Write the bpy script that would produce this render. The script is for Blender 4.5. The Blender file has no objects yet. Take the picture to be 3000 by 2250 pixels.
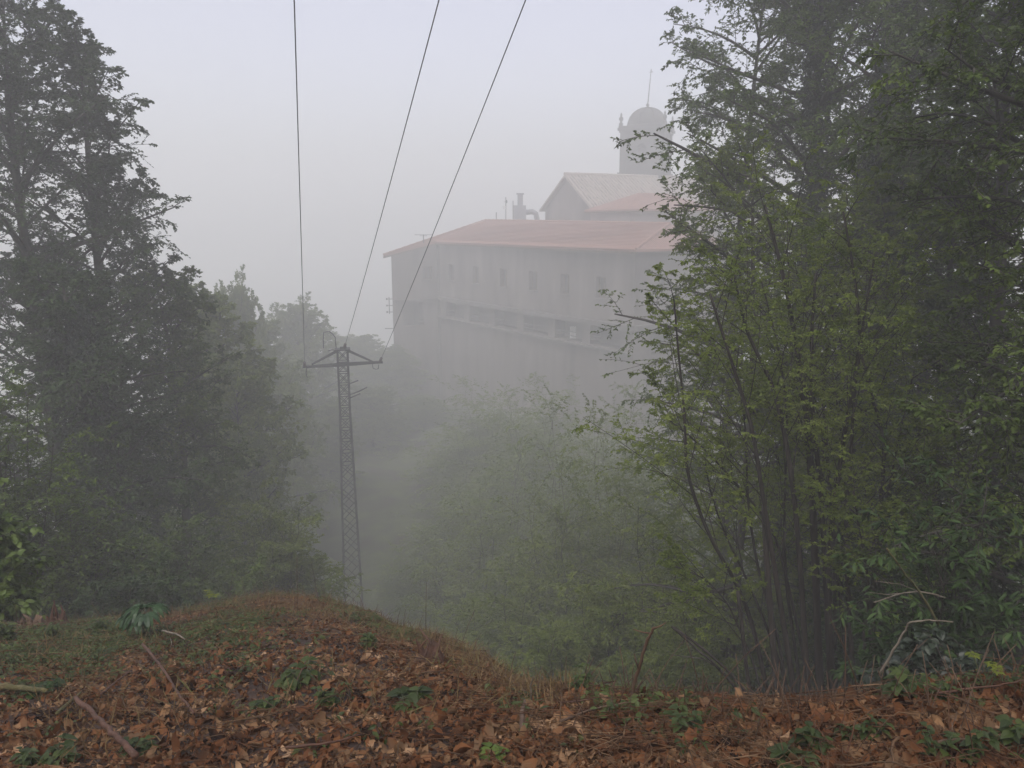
import bpy, math, random
import numpy as np
from math import radians, sin, cos, tan, pi, atan2, hypot, sqrt

S = bpy.context.scene
C = S.collection
rng = np.random.default_rng(7)
random.seed(7)

# ------------------------------------------------------------------ camera
F = 2310.0                       # focal length in pixels of the 3000 px wide frame
HORIZON = 657.0
TH = math.atan((1125 - HORIZON) / F)      # looking down by this much
cam_d = bpy.data.cameras.new('camera')
cam_d.sensor_width = 36
cam_d.lens = 36 * F / 3000
cam_d.clip_start = 0.05
cam_d.clip_end = 3000
cam = bpy.data.objects.new('camera', cam_d)
C.objects.link(cam)
cam.location = (0, 0, 0)
cam.rotation_euler = (pi / 2 - TH, 0, 0)
S.camera = cam

# ------------------------------------------------------------------ world, sun, exposure
SUN_EL, SUN_ROT = radians(58), radians(200)
w = bpy.data.worlds.new('World')
S.world = w
w.use_nodes = True
nt = w.node_tree
bg = nt.nodes['Background']
sky = nt.nodes.new('ShaderNodeTexSky')
sky.sky_type = 'NISHITA'
sky.sun_disc = False
sky.sun_elevation = SUN_EL
sky.sun_rotation = SUN_ROT
sky.altitude = 700
sky.air_density = 1.0
sky.dust_density = 6.0
hs = nt.nodes.new('ShaderNodeHueSaturation')
hs.inputs['Saturation'].default_value = 0.46
hs.inputs['Hue'].default_value = 0.535       # overcast: cloud hides the blue
nt.links.new(sky.outputs[0], hs.inputs['Color'])
nt.links.new(hs.outputs[0], bg.inputs[0])
bg.inputs[1].default_value = 0.15
sd = bpy.data.lights.new('sun', 'SUN')
sd.energy = 0.5
sd.angle = radians(50)
sd.color = (1.0, 0.96, 0.9)
so = bpy.data.objects.new('sun', sd)
C.objects.link(so)
so.rotation_euler = (pi / 2 - SUN_EL, 0, pi - SUN_ROT)
S.view_settings.view_transform = 'Standard'
S.view_settings.look = 'None'
S.view_settings.exposure = 0.80
S.view_settings.gamma = 1.0
S.render.engine = 'CYCLES'
S.cycles.use_denoising = True
S.cycles.max_bounces = 9
S.cycles.diffuse_bounces = 3
S.cycles.glossy_bounces = 2
S.cycles.transmission_bounces = 3
S.cycles.volume_bounces = 5
S.cycles.transparent_max_bounces = 4
S.cycles.caustics_reflective = False
S.cycles.caustics_refractive = False

HAZE_DENSITY = 0.0092

# ------------------------------------------------------------------ picture geometry
FW = np.array((0, cos(TH), -sin(TH)))
UP = np.array((0, sin(TH), cos(TH)))
RT = np.array((1.0, 0, 0))


def ray(px, py):
    return FW + RT * ((px - 1500) / F) + UP * ((1125 - py) / F)


def at(px, py, Y):
    d = ray(px, py)
    return d * (Y / d[1])


# ------------------------------------------------------------------ terrain
brow = [(-400, 1850, 7.5), (0, 1838, 7.5), (300, 1832, 8.0), (500, 1810, 8.5), (650, 1776, 9.0), (800, 1748, 9.5),
        (950, 1766, 9.0), (1100, 1812, 8.4), (1150, 1846, 7.6), (1300, 1885, 6.4), (1420, 1945, 5.0),
        (1500, 2020, 3.7), (1600, 2064, 3.0), (1800, 2082, 2.75), (2100, 2096, 2.65), (2400, 2088, 2.65),
        (2600, 2068, 2.75), (2800, 2040, 2.9), (3000, 2022, 3.0), (3400, 2005, 3.2)]
_az, _td, _rb = [], [], []
for px, py, rb in brow:
    d = ray(px, py)
    _az.append(atan2(d[0], d[1])); _td.append(-d[2] / hypot(d[0], d[1])); _rb.append(rb)
_az = np.array(_az); _td = np.array(_td); _rb = np.array(_rb)
RF = 2.0
H0 = 1.6


def ground_z(x, y, rough=True):
    x = np.asarray(x, float); y = np.asarray(y, float)
    r = np.hypot(x, y) + 1e-9
    az = np.arctan2(x, y)
    front = np.clip((np.abs(az) - radians(55)) / radians(60), 0, 1)     # 0 in front, 1 behind
    front = front * front * (3 - 2 * front)
    td = np.interp(az, _az, _td); rb = np.interp(az, _az, _rb)
    zb = -rb * td
    t = np.clip((r - RF) / (rb - RF), 0, 1)
    z = -H0 + (zb + H0) * (t * 0.75 + 0.25 * t * t)
    sl = np.interp(az, [-0.7, -0.2, 0.0, 0.25, 0.7], [0.60, 0.64, 0.74, 0.78, 0.66])
    over = np.maximum(r - rb, 0)
    z = z - sl * (over - 0.35 * (1 - np.exp(-over / 0.35)) * 0.5)
    # the valley bottom and the terrace of the buildings, falling away beyond
    floor = -24.0 + 2.0 * np.exp(-((x - 12) ** 2 + (y - 78) ** 2) / 900) - 0.20 * np.maximum(y - 100, 0) - 0.06 * np.maximum(-x - 25, 0)
    floor = floor + 8.0 * np.clip((x - 25) / 40, 0, 1)
    k = 2.5
    far = np.logaddexp(z / k, floor / k) * k
    z = np.where(r > 14, far, z + (far - z) * np.clip((r - 9) / 5, 0, 1))
    back = -H0 + np.clip((r - 2) * 0.60, 0, 18) * np.clip((r - 2), 0, 1)  # unseen slope behind the camera, steepened to block sky light
    z = z * (1 - front) + back * front
    if rough:
        z = z + 0.018 * np.sin(3.1 * x + 1.3) * np.sin(2.7 * y + .4) + 0.012 * np.sin(7.3 * x + 2.0 * y) * np.cos(6.1 * y - x)
        z = z + np.clip((r - 10) / 25, 0, 1) * (0.35 * np.sin(.43 * x + .2 * y) + .3 * np.sin(.37 * y - .11 * x + 1))
    return z


def gz(x, y):
    return float(ground_z(x, y))


def on_ground(px, py):
    """where the sight line through a photo pixel first meets the ground"""
    d = ray(px, py); d = d / np.linalg.norm(d)
    t = np.arange(0.8, 60, 0.01)
    P = d[None, :] * t[:, None]
    below = P[:, 2] <= ground_z(P[:, 0], P[:, 1])
    i = int(np.argmax(below)) if below.any() else len(t) - 1
    p = P[i].copy(); p[2] = gz(p[0], p[1])
    return p


# ------------------------------------------------------------------ object helpers
def link(name, me, mat=None, parent=None):
    o = bpy.data.objects.new(name, me)
    C.objects.link(o)
    if mat is not None:
        me.materials.append(mat)
    if parent is not None:
        o.parent = parent
    return o


def thing(name, label, cat, loc=(0, 0, 0), rz=0.0, group=None):
    o = bpy.data.objects.new(name, None)
    o.empty_display_size = 0.2
    C.objects.link(o)
    o.location = [float(v) for v in loc]; o.rotation_euler = (0, 0, rz)
    return tag(o, label, cat, group)


def tag(o, label=None, cat=None, group=None, kind=None):
    if label: o['label'] = label
    if cat: o['category'] = cat
    if group: o['group'] = group
    if kind: o['kind'] = kind
    return o


def dup(root, loc, rz=0.0, scale=1.0, label=None, group=None):
    r = root.copy(); C.objects.link(r)
    r.location = [float(v) for v in loc]; r.rotation_euler = (0, 0, rz)
    r.scale = (scale,) * 3 if not hasattr(scale, '__len__') else scale
    if label: r['label'] = label
    if group: r['group'] = group
    for ch in list(root.children):
        c = ch.copy(); C.objects.link(c); c.parent = r
        for g in list(ch.children):
            q = g.copy(); C.objects.link(q); q.parent = c
    return r


class Geo:
    """collects vertices and same-sized faces, then becomes one mesh"""
    def __init__(self):
        self.v = []; self.f = []; self.n = 0

    def add(self, V, Fc):
        V = np.asarray(V, float).reshape(-1, 3)
        self.v.append(V)
        Fc = np.asarray(Fc, np.int64)
        self.f.append(Fc + self.n)
        self.n += len(V)

    def mesh(self, name, smooth=False):
        me = bpy.data.meshes.new(name)
        if not self.v:
            return me
        V = np.concatenate(self.v)
        loops = np.concatenate([f.ravel() for f in self.f])
        tot = np.concatenate([np.full(len(f), f.shape[1]) for f in self.f])
        start = np.concatenate([[0], np.cumsum(tot)[:-1]])
        me.vertices.add(len(V)); me.vertices.foreach_set('co', V.astype(np.float32).ravel())
        me.loops.add(len(loops)); me.loops.foreach_set('vertex_index', loops.astype(np.int32))
        me.polygons.add(len(tot))
        me.polygons.foreach_set('loop_start', start.astype(np.int32))
        me.polygons.foreach_set('loop_total', tot.astype(np.int32))
        me.polygons.foreach_set('use_smooth', np.full(len(tot), smooth))
        me.update(calc_edges=True)
        return me

    # ---- shapes
    def box(self, c, s, ax=None):
        """c centre, s full sizes, ax 3x3 rows of axes"""
        ax = np.eye(3) if ax is None else np.asarray(ax, float)
        V = [np.asarray(c) + ax[0] * s[0] / 2 * i + ax[1] * s[1] / 2 * j + ax[2] * s[2] / 2 * k
             for i in (-1, 1) for j in (-1, 1) for k in (-1, 1)]
        self.add(V, [(0, 1, 3, 2), (4, 6, 7, 5), (0, 4, 5, 1), (2, 3, 7, 6), (0, 2, 6, 4), (1, 5, 7, 3)])

    def bar(self, a, b, wd, up=(0, 0, 1), hd=None):
        a = np.asarray(a, float); b = np.asarray(b, float)
        t = b - a; L = np.linalg.norm(t); t = t / L
        s = np.cross(t, up)
        if np.linalg.norm(s) < 1e-3: s = np.cross(t, (1, 0, 0))
        s /= np.linalg.norm(s); u = np.cross(s, t)
        self.box((a + b) / 2, (L, wd, hd or wd), (t, s, u))

    def tubes(self, P, R, sides=5, cap=True):
        """P (N,K,3) centre lines, R (N,K) radii"""
        P = np.asarray(P, float); R = np.asarray(R, float)
        if P.ndim == 2: P = P[None]; R = R[None]
        N, K, _ = P.shape
        T = np.gradient(P, axis=1)
        T /= np.linalg.norm(T, axis=2, keepdims=True) + 1e-9
        ref = np.where(np.abs(T[:, :1, 2:3]) > 0.9, np.array([[[1.0, 0, 0]]]), np.array([[[0, 0, 1.0]]]))
        A = np.cross(T, np.broadcast_to(ref, T.shape)); A /= np.linalg.norm(A, axis=2, keepdims=True) + 1e-9
        B = np.cross(T, A)
        ang = np.arange(sides) * 2 * pi / sides
        V = P[:, :, None, :] + R[:, :, None, None] * (A[:, :, None, :] * np.cos(ang)[None, None, :, None] + B[:, :, None, :] * np.sin(ang)[None, None, :, None])
        idx = np.arange(N * K * sides).reshape(N, K, sides)
        a = idx[:, :-1, :]; b = idx[:, 1:, :]
        Fq = np.stack([a, np.roll(a, -1, 2), np.roll(b, -1, 2), b], -1).reshape(-1, 4)
        base = self.n
        self.add(V, Fq)
        if cap:
            ends = np.concatenate([idx[:, 0, ::-1], idx[:, -1, :]]).astype(np.int64)
            self.f.append(ends + base)

    def lathe(self, c, prof, n=24):
        prof = np.asarray(prof, float); K = len(prof)
        ang = np.arange(n) * 2 * pi / n
        V = np.stack([c[0] + prof[:, 0:1] * np.cos(ang), c[1] + prof[:, 0:1] * np.sin(ang), c[2] + np.repeat(prof[:, 1:2], n, 1)], -1)
        idx = np.arange(K * n).reshape(K, n)
        a = idx[:-1]; b = idx[1:]
        self.add(V, np.stack([a, np.roll(a, -1, 1), np.roll(b, -1, 1), b], -1).reshape(-1, 4))

    def diamonds(self, B, D, Nn, L, W):
        """simple leaves: one folded pair of triangles each"""
        B = np.asarray(B); M = len(B)
        D = D / (np.linalg.norm(D, axis=1, keepdims=True) + 1e-9)
        Sd = np.cross(D, Nn); Sd /= np.linalg.norm(Sd, axis=1, keepdims=True) + 1e-9
        Nn = np.cross(Sd, D)
        L = np.broadcast_to(L, (M,))[:, None]; W = np.broadcast_to(W, (M,))[:, None]
        V = np.stack([B, B + D * L * .45 + Sd * W / 2 + Nn * W * .14, B + D * L - Nn * L * .10, B + D * L * .45 - Sd * W / 2 + Nn * W * .14], 1)
        q = (np.arange(M) * 4)[:, None]
        self.add(V, np.concatenate([q + np.array([[0, 1, 2]]), q + np.array([[0, 2, 3]])]))

    def leaves(self, B, D, Nn, L, W, curl=0.3, fold=0.25, prof=(0.1, .75, 1.0, .7, 0.02), twist=0.0, wave=0.0):
        """well shaped leaves, five stations along the midrib and three across"""
        B = np.asarray(B, float); M = len(B)
        D = D / (np.linalg.norm(D, axis=1, keepdims=True) + 1e-9)
        Sd = np.cross(D, Nn); Sd /= np.linalg.norm(Sd, axis=1, keepdims=True) + 1e-9
        Nn = np.cross(Sd, D)
        L = np.broadcast_to(L, (M,)).astype(float); W = np.broadcast_to(W, (M,)).astype(float)
        curl = np.broadcast_to(curl, (M,)).astype(float); fold = np.broadcast_to(fold, (M,)).astype(float)
        twist = np.broadcast_to(twist, (M,)).astype(float)
        t = np.linspace(0, 1, len(prof)); prof = np.asarray(prof)
        K = len(prof)
        th = curl[:, None] * t[None]                     # bending angle along the leaf
        ds = np.diff(t, prepend=0)[None]
        X = np.cumsum(np.cos(th) * ds, 1) * L[:, None]; Z = -np.cumsum(np.sin(th) * ds, 1) * L[:, None]
        mid = B[:, None] + D[:, None] * X[..., None] + Nn[:, None] * Z[..., None]
        hw = (prof[None] * W[:, None] / 2)
        tw = twist[:, None] * (t[None] - .3)
        side = Sd[:, None] * np.cos(tw)[..., None] + Nn[:, None] * np.sin(tw)[..., None]
        up = Nn[:, None] * (hw * fold[:, None])[..., None]
        if wave:
            wr_ = np.random.default_rng(M)
            hl = hw * (1 + wr_.normal(0, wave, hw.shape)); hr = hw * (1 + wr_.normal(0, wave, hw.shape))
            ul = up + Nn[:, None] * (hw * wr_.normal(0, .35, hw.shape))[..., None]; ur = up + Nn[:, None] * (hw * wr_.normal(0, .35, hw.shape))[..., None]
            Lf = mid + side * hl[..., None] + ul; Rt_ = mid - side * hr[..., None] + ur
        else:
            Lf = mid + side * hw[..., None] + up
            Rt_ = mid - side * hw[..., None] + up
        V = np.stack([Lf, mid, Rt_], 2)                  # M,K,3,3
        idx = np.arange(M * K * 3).reshape(M, K, 3)
        a = idx[:, :-1]; b = idx[:, 1:]
        Fq = np.stack([a[..., :-1], a[..., 1:], b[..., 1:], b[..., :-1]], -1).reshape(-1, 4)
        self.add(V, Fq)


# ------------------------------------------------------------------ materials
def nmat(name):
    m = bpy.data.materials.new(name); m.use_nodes = True
    b = m.node_tree.nodes['Principled BSDF']
    return m, m.node_tree, b


def ramp(nt, stops):
    r = nt.nodes.new('ShaderNodeValToRGB')
    while len(r.color_ramp.elements) < len(stops): r.color_ramp.elements.new(0.5)
    for e, (p, c) in zip(r.color_ramp.elements, stops):
        e.position = p; e.color = (*c, 1)
    return r


def leaf_mat(name, cols, trans=0.35, rough=0.45, clump=1.2, spec=0.35):
    m, t, b = nmat(name)
    geo = t.nodes.new('ShaderNodeNewGeometry')
    tc = t.nodes.new('ShaderNodeTexCoord')
    no = t.nodes.new('ShaderNodeTexNoise'); no.inputs['Scale'].default_value = clump; no.inputs['Detail'].default_value = 1
    t.links.new(tc.outputs['Object'], no.inputs['Vector'])
    mx = t.nodes.new('ShaderNodeMath'); mx.operation = 'MULTIPLY_ADD'
    t.links.new(geo.outputs['Random Per Island'], mx.inputs[0]); mx.inputs[1].default_value = 0.55
    sc = t.nodes.new('ShaderNodeMath'); sc.operation = 'MULTIPLY_ADD'
    t.links.new(no.outputs['Fac'], sc.inputs[0]); sc.inputs[1].default_value = 1.5; sc.inputs[2].default_value = -.52
    t.links.new(sc.outputs[0], mx.inputs[2])
    r = ramp(t, [(i / (len(cols) - 1), c) for i, c in enumerate(cols)])
    t.links.new(mx.outputs[0], r.inputs[0])
    t.links.new(r.outputs[0], b.inputs['Base Color'])
    b.inputs['Roughness'].default_value = rough
    b.inputs['Specular IOR Level'].default_value = spec
    if trans > 0:
        tr = t.nodes.new('ShaderNodeBsdfTranslucent')
        t.links.new(r.outputs[0], tr.inputs[0])
        mix = t.nodes.new('ShaderNodeMixShader'); mix.inputs[0].default_value = trans
        t.links.new(b.outputs[0], mix.inputs[1]); t.links.new(tr.outputs[0], mix.inputs[2])
        t.links.new(mix.outputs[0], t.nodes['Material Output'].inputs[0])
    return m


def noise_mat(name, stops, scale, rough=0.85, bump=0.0, detail=6, stretch=(1, 1, 1), bscale=None):
    m, t, b = nmat(name)
    tc = t.nodes.new('ShaderNodeTexCoord')
    mp = t.nodes.new('ShaderNodeMapping'); mp.inputs['Scale'].default_value = stretch
    no = t.nodes.new('ShaderNodeTexNoise'); no.inputs['Scale'].default_value = scale; no.inputs['Detail'].default_value = detail
    t.links.new(tc.outputs['Object'], mp.inputs[0]); t.links.new(mp.outputs[0], no.inputs['Vector'])
    r = ramp(t, stops); t.links.new(no.outputs['Fac'], r.inputs[0])
    t.links.new(r.outputs[0], b.inputs['Base Color'])
    b.inputs['Roughness'].default_value = rough
    if bump:
        n2 = t.nodes.new('ShaderNodeTexNoise'); n2.inputs['Scale'].default_value = bscale or scale * 3; n2.inputs['Detail'].default_value = 6
        t.links.new(mp.outputs[0], n2.inputs['Vector'])
        bp = t.nodes.new('ShaderNodeBump'); bp.inputs['Strength'].default_value = bump; bp.inputs['Distance'].default_value = 0.03
        t.links.new(n2.outputs['Fac'], bp.inputs['Height']); t.links.new(bp.outputs[0], b.inputs['Normal'])
    return m


M = {}
M['soil'] = noise_mat('forest_soil', [(.3, (.014, .008, .005)), (.5, (.040, .020, .012)), (.7, (.075, .036, .020))], 2.5, .95, .8, 8, bscale=22)
M['litter'] = leaf_mat('dead_leaf', [(.018, .009, .006), (.068, .030, .014), (.135, .052, .021), (.19, .082, .034), (.15, .090, .050), (.27, .15, .074), (.38, .24, .14)], .15, .75, 5.0, .12)
M['deadwood'] = noise_mat('dead_wood', [(.3, (.05, .028, .017)), (.55, (.11, .064, .038)), (.75, (.19, .12, .075))], 9, .8, .4, 6, (1, 1, .3))
M['paletwig'] = noise_mat('pale_twig', [(.3, (.10, .08, .058)), (.7, (.23, .19, .145))], 14, .8, .3)
M['redtwig'] = noise_mat('red_brown_twig', [(.3, (.045, .019, .011)), (.7, (.12, .052, .029))], 14, .75, .3)
M['bark'] = noise_mat('dark_bark', [(.3, (.020, .017, .014)), (.6, (.050, .043, .036)), (.8, (.085, .078, .066))], 7, .9, .7, 8, (1, 1, .25))
M['stembark'] = noise_mat('hazel_bark', [(.3, (.016, .012, .010)), (.6, (.034, .026, .021)), (.8, (.055, .046, .034))], 9, .85, .5, 8, (1, 1, .25))
M['leaf_dark'] = leaf_mat('dark_beech_leaf', [(.012, .028, .005), (.023, .048, .008), (.038, .072, .012), (.060, .102, .018)], .25, .5, .5)
M['leaf_mid'] = leaf_mat('mid_green_leaf', [(.028, .050, .006), (.055, .092, .010), (.088, .134, .014), (.13, .18, .022)], .35, .5, .6)
M['leaf_spring'] = leaf_mat('spring_leaf', [(.060, .092, .012), (.102, .142, .019), (.145, .185, .027), (.185, .225, .04)], .42, .5, .8)
M['leaf_hazel'] = leaf_mat('hazel_leaf', [(.090, .135, .018), (.145, .20, .028), (.20, .255, .04), (.25, .30, .06)], .45, .5, .8)
M['leaf_bright'] = leaf_mat('bright_spring_leaf', [(.05, .085, .016), (.090, .145, .024), (.13, .19, .032), (.17, .23, .045)], .42, .45, 1.5)
M['laurel'] = leaf_mat('laurel_leaf', [(.011, .024, .005), (.020, .042, .009), (.036, .070, .014), (.070, .115, .034)], .2, .5, 2.2, .22)
M['ivy'] = leaf_mat('ivy_leaf', [(.010, .016, .010), (.018, .028, .014), (.030, .046, .020)], .1, .4, 1.0, .4)
M['herb'] = leaf_mat('herb_leaf', [(.022, .036, .009), (.042, .064, .014), (.070, .096, .02), (.11, .135, .035)], .35, .5, 3.0)
M['hellebore'] = leaf_mat('hellebore_leaf', [(.018, .046, .014), (.028, .068, .019), (.05, .10, .026)], .25, .4, 4.0, .45)
M['yellow'] = leaf_mat('yellow_green_leaf', [(.09, .12, .015), (.15, .18, .02), (.21, .22, .03)], .4, .5, 4)
M['greystalk'] = noise_mat('green_stalk', [(.3, (.05, .06, .03)), (.7, (.10, .11, .05))], 8, .7)
M['moss'] = noise_mat('mossy_wood', [(.3, (.05, .05, .018)), (.6, (.10, .085, .03)), (.8, (.15, .10, .05))], 16, .9, .5)
M['steel'] = noise_mat('galvanised_steel', [(.3, (.030, .030, .029)), (.7, (.060, .058, .055))], 6, .6)
M['steel'].node_tree.nodes['Principled BSDF'].inputs['Metallic'].default_value = 0.25
M['wire'] = noise_mat('weathered_cable', [(.3, (.05, .05, .055)), (.7, (.08, .08, .085))], 3, .6)
M['insulator'] = noise_mat('brown_insulator', [(.3, (.05, .035, .03)), (.7, (.09, .06, .05))], 6, .3)
M['plaster'] = noise_mat('old_stone_wall', [(.30, (.075, .062, .057)), (.44, (.130, .108, .100)), (.56, (.152, .129, .120)), (.70, (.21, .18, .167))], 0.55, .9, .5, 12, (1, 1, .28), 3)
M['trim'] = noise_mat('pale_ledge_stone', [(.3, (.105, .092, .086)), (.7, (.14, .125, .118))], 1.5, .85)
M['pinkwall'] = noise_mat('pale_pink_render', [(.3, (.27, .225, .215)), (.7, (.34, .29, .275))], .5, .9)
M['tower'] = noise_mat('tower_stone', [(.3, (.030, .029, .028)), (.5, (.045, .043, .041)), (.75, (.07, .066, .062))], .6, .9, .5, 10, (1, 1, .4), 4)
M['glass'], _t, _b = nmat('dark_window')
_b.inputs['Base Color'].default_value = (.10, .092, .092, 1); _b.inputs['Roughness'].default_value = .15
M['dark'], _t, _b = nmat('dark_interior')
_b.inputs['Base Color'].default_value = (.12, .108, .104, 1); _b.inputs['Roughness'].default_value = .9
M['metal'] = noise_mat('grey_sheet_metal', [(.3, (.17, .175, .20)), (.7, (.25, .255, .28))], 1.2, .5)
M['white'] = noise_mat('white_paint', [(.3, (.7, .7, .68)), (.7, (.8, .8, .78))], 2, .6)


def tile_mat(name, cols, row=0.36, colw=0.24):
    """curved clay tiles: courses run level, ribs run down the slope (UV in metres)"""
    m, t, b = nmat(name)
    uv = t.nodes.new('ShaderNodeUVMap')
    sep = t.nodes.new('ShaderNodeSeparateXYZ'); t.links.new(uv.outputs[0], sep.inputs[0])

    def mth(op, a, bb=None, c=None):
        n = t.nodes.new('ShaderNodeMath'); n.operation = op
        for i, q in enumerate((a, bb, c)):
            if q is None: continue
            if hasattr(q, 'links'): t.links.new(q, n.inputs[i])
            else: n.inputs[i].default_value = q
        return n.outputs[0]
    u = mth('DIVIDE', sep.outputs[0], colw); v = mth('DIVIDE', sep.outputs[1], row)
    rib = mth('ABSOLUTE', mth('SINE', mth('MULTIPLY', u, pi)))
    fr = mth('FRACT', v)
    vec = t.nodes.new('ShaderNodeCombineXYZ')
    t.links.new(mth('FLOOR', u), vec.inputs[0]); t.links.new(mth('FLOOR', v), vec.inputs[1])
    wn = t.nodes.new('ShaderNodeTexWhiteNoise'); wn.noise_dimensions = '2D'; t.links.new(vec.outputs[0], wn.inputs['Vector'])
    no = t.nodes.new('ShaderNodeTexNoise'); no.inputs['Scale'].default_value = .35; t.links.new(uv.outputs[0], no.inputs['Vector'])
    f = mth('ADD', mth('MULTIPLY', wn.outputs['Value'], .55), mth('MULTIPLY', no.outputs['Fac'], .45))
    r = ramp(t, [(i / (len(cols) - 1), c) for i, c in enumerate(cols)]); t.links.new(f, r.inputs[0])
    t.links.new(r.outputs[0], b.inputs['Base Color']); b.inputs['Roughness'].default_value = .85
    h = mth('ADD', mth('MULTIPLY', rib, .8), mth('MULTIPLY', fr, -.5))
    bp = t.nodes.new('ShaderNodeBump'); bp.inputs['Strength'].default_value = 1; bp.inputs['Distance'].default_value = .09
    t.links.new(h, bp.inputs['Height']); t.links.new(bp.outputs[0], b.inputs['Normal'])
    return m


M['redtile'] = tile_mat('red_clay_tile', [(.20, .100, .078), (.26, .130, .100), (.31, .165, .130)])
M['oldtile'] = tile_mat('weathered_clay_tile', [(.03, .025, .022), (.09, .070, .060), (.30, .25, .22), (.62, .54, .49)], .42, .30)

# ------------------------------------------------------------------ ground
_t = M['soil'].node_tree; _b = _t.nodes['Principled BSDF']
_src = _b.inputs['Base Color'].links[0].from_socket
_tc = _t.nodes.new('ShaderNodeTexCoord'); _ln = _t.nodes.new('ShaderNodeVectorMath'); _ln.operation = 'LENGTH'
_t.links.new(_tc.outputs['Object'], _ln.inputs[0])
_mr = _t.nodes.new('ShaderNodeMapRange'); _mr.inputs['From Min'].default_value = 11; _mr.inputs['From Max'].default_value = 20
_t.links.new(_ln.outputs['Value'], _mr.inputs[0])
_no = _t.nodes.new('ShaderNodeTexNoise'); _no.inputs['Scale'].default_value = .5; _no.inputs['Detail'].default_value = 8
_t.links.new(_tc.outputs['Object'], _no.inputs['Vector'])
_gr = ramp(_t, [(.35, (.030, .022, .012)), (.5, (.040, .050, .014)), (.68, (.075, .092, .02))]); _t.links.new(_no.outputs['Fac'], _gr.inputs[0])
_mx = _t.nodes.new('ShaderNodeMixRGB'); _t.links.new(_mr.outputs[0], _mx.inputs[0]); _t.links.new(_src, _mx.inputs[1]); _t.links.new(_gr.outputs[0], _mx.inputs[2])
_t.links.new(_mx.outputs[0], _b.inputs['Base Color'])
az_f = np.concatenate([np.linspace(-0.75, 0.75, 300), np.linspace(0.75, 2 * pi - 0.75, 92)[1:-1]])
rad = np.concatenate([[0.25, .6, 1.0, 1.3], np.geomspace(1.55, 12, 130), np.geomspace(12.3, 420, 90)])
AZ, RR = np.meshgrid(az_f, rad)
GX = RR * np.sin(AZ); GY = RR * np.cos(AZ)
GZ = ground_z(GX, GY)
g = Geo()
nA = len(az_f)
idx = np.arange(len(rad) * nA).reshape(len(rad), nA)
a_, b_ = idx[:-1], idx[1:]
g.add(np.stack([GX, GY, GZ], -1), np.stack([a_, b_, np.roll(b_, -1, 1), np.roll(a_, -1, 1)], -1).reshape(-1, 4))
g.f.append(idx[0][None, ::-1].copy())
tag(link('ground', g.mesh('ground', True), M['soil']), kind='structure')


# ------------------------------------------------------------------ buildings
A2 = np.array((.827, .562)); B2 = np.array((.562, -.827))      # plan axes of the long building
A3 = np.array((.908, .419)); B3 = np.array((.419, -.908))      # plan axes of the church behind it


def p3(p, z): return np.array((p[0], p[1], z))


def roof_mesh(name, faces, mat, parent, thick=.18):
    """each face: list of 3-D points, eave edge first; tiles follow its own slope"""
    me = bpy.data.meshes.new(name)
    V = []; Fc = []; UV = []
    for f in faces:
        f = [np.asarray(p, float) for p in f]
        n = np.cross(f[1] - f[0], f[2] - f[0]); n /= np.linalg.norm(n)
        if n[2] < 0: f = f[::-1]; n = -n
        hu = np.cross((0, 0, 1), n); hu /= np.linalg.norm(hu); hv = np.cross(n, hu)
        k = len(V); V += list(f); Fc.append(list(range(k, k + len(f))))
        UV.append([(p @ hu, p @ hv) for p in f])
        k2 = len(V); V += [p - np.array((0, 0, thick)) for p in f]
        Fc.append(list(range(k2, k2 + len(f)))[::-1]); UV.append([(0, 0)] * len(f))
        for i in range(len(f)):
            j = (i + 1) % len(f)
            Fc.append([k + j, k + i, k2 + i, k2 + j]); UV.append([(0, 0)] * 4)
    me.from_pydata([tuple(v) for v in V], [], Fc)
    uvl = me.uv_layers.new(name='UVMap')
    flat = [c for f in UV for uv in f for c in uv]
    uvl.data.foreach_set('uv', flat)
    return link(name, me, mat, parent)


def wall_face(geo, p0, p1, zb, zt, openings, depth=.35):
    """a wall sheet from p0 to p1 (plan) with real recessed openings (u0,u1,z0,z1); inside is to the left of p0->p1 turned away from the viewer"""
    p0 = np.asarray(p0, float); p1 = np.asarray(p1, float)
    L = np.linalg.norm(p1 - p0); t = (p1 - p0) / L
    n = np.array((-t[1], t[0]))
    if n @ (p0 + p1) < 0: n = -n                      # away from the camera
    us = sorted({0, L, *[o[0] for o in openings], *[o[1] for o in openings]})
    zs = sorted({zb, zt, *[o[2] for o in openings], *[o[3] for o in openings]})

    def P(u, z, d=0): q = p0 + t * u + n * d; return (q[0], q[1], z)
    for i in range(len(us) - 1):
        for j in range(len(zs) - 1):
            um = (us[i] + us[i + 1]) / 2; zm = (zs[j] + zs[j + 1]) / 2
            if any(o[0] < um < o[1] and o[2] < zm < o[3] for o in openings): continue
            geo.add([P(us[i], zs[j]), P(us[i + 1], zs[j]), P(us[i + 1], zs[j + 1]), P(us[i], zs[j + 1])], [(0, 1, 2, 3)])
    for (u0, u1, z0, z1) in openings:
        q = [(u0, z0), (u1, z0), (u1, z1), (u0, z1)]
        for k in range(4):
            (ua, za), (ub, zc) = q[k], q[(k + 1) % 4]
            geo.add([P(ua, za), P(ub, zc), P(ub, zc, depth), P(ua, za, depth)], [(0, 1, 2, 3)])
    return P


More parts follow.
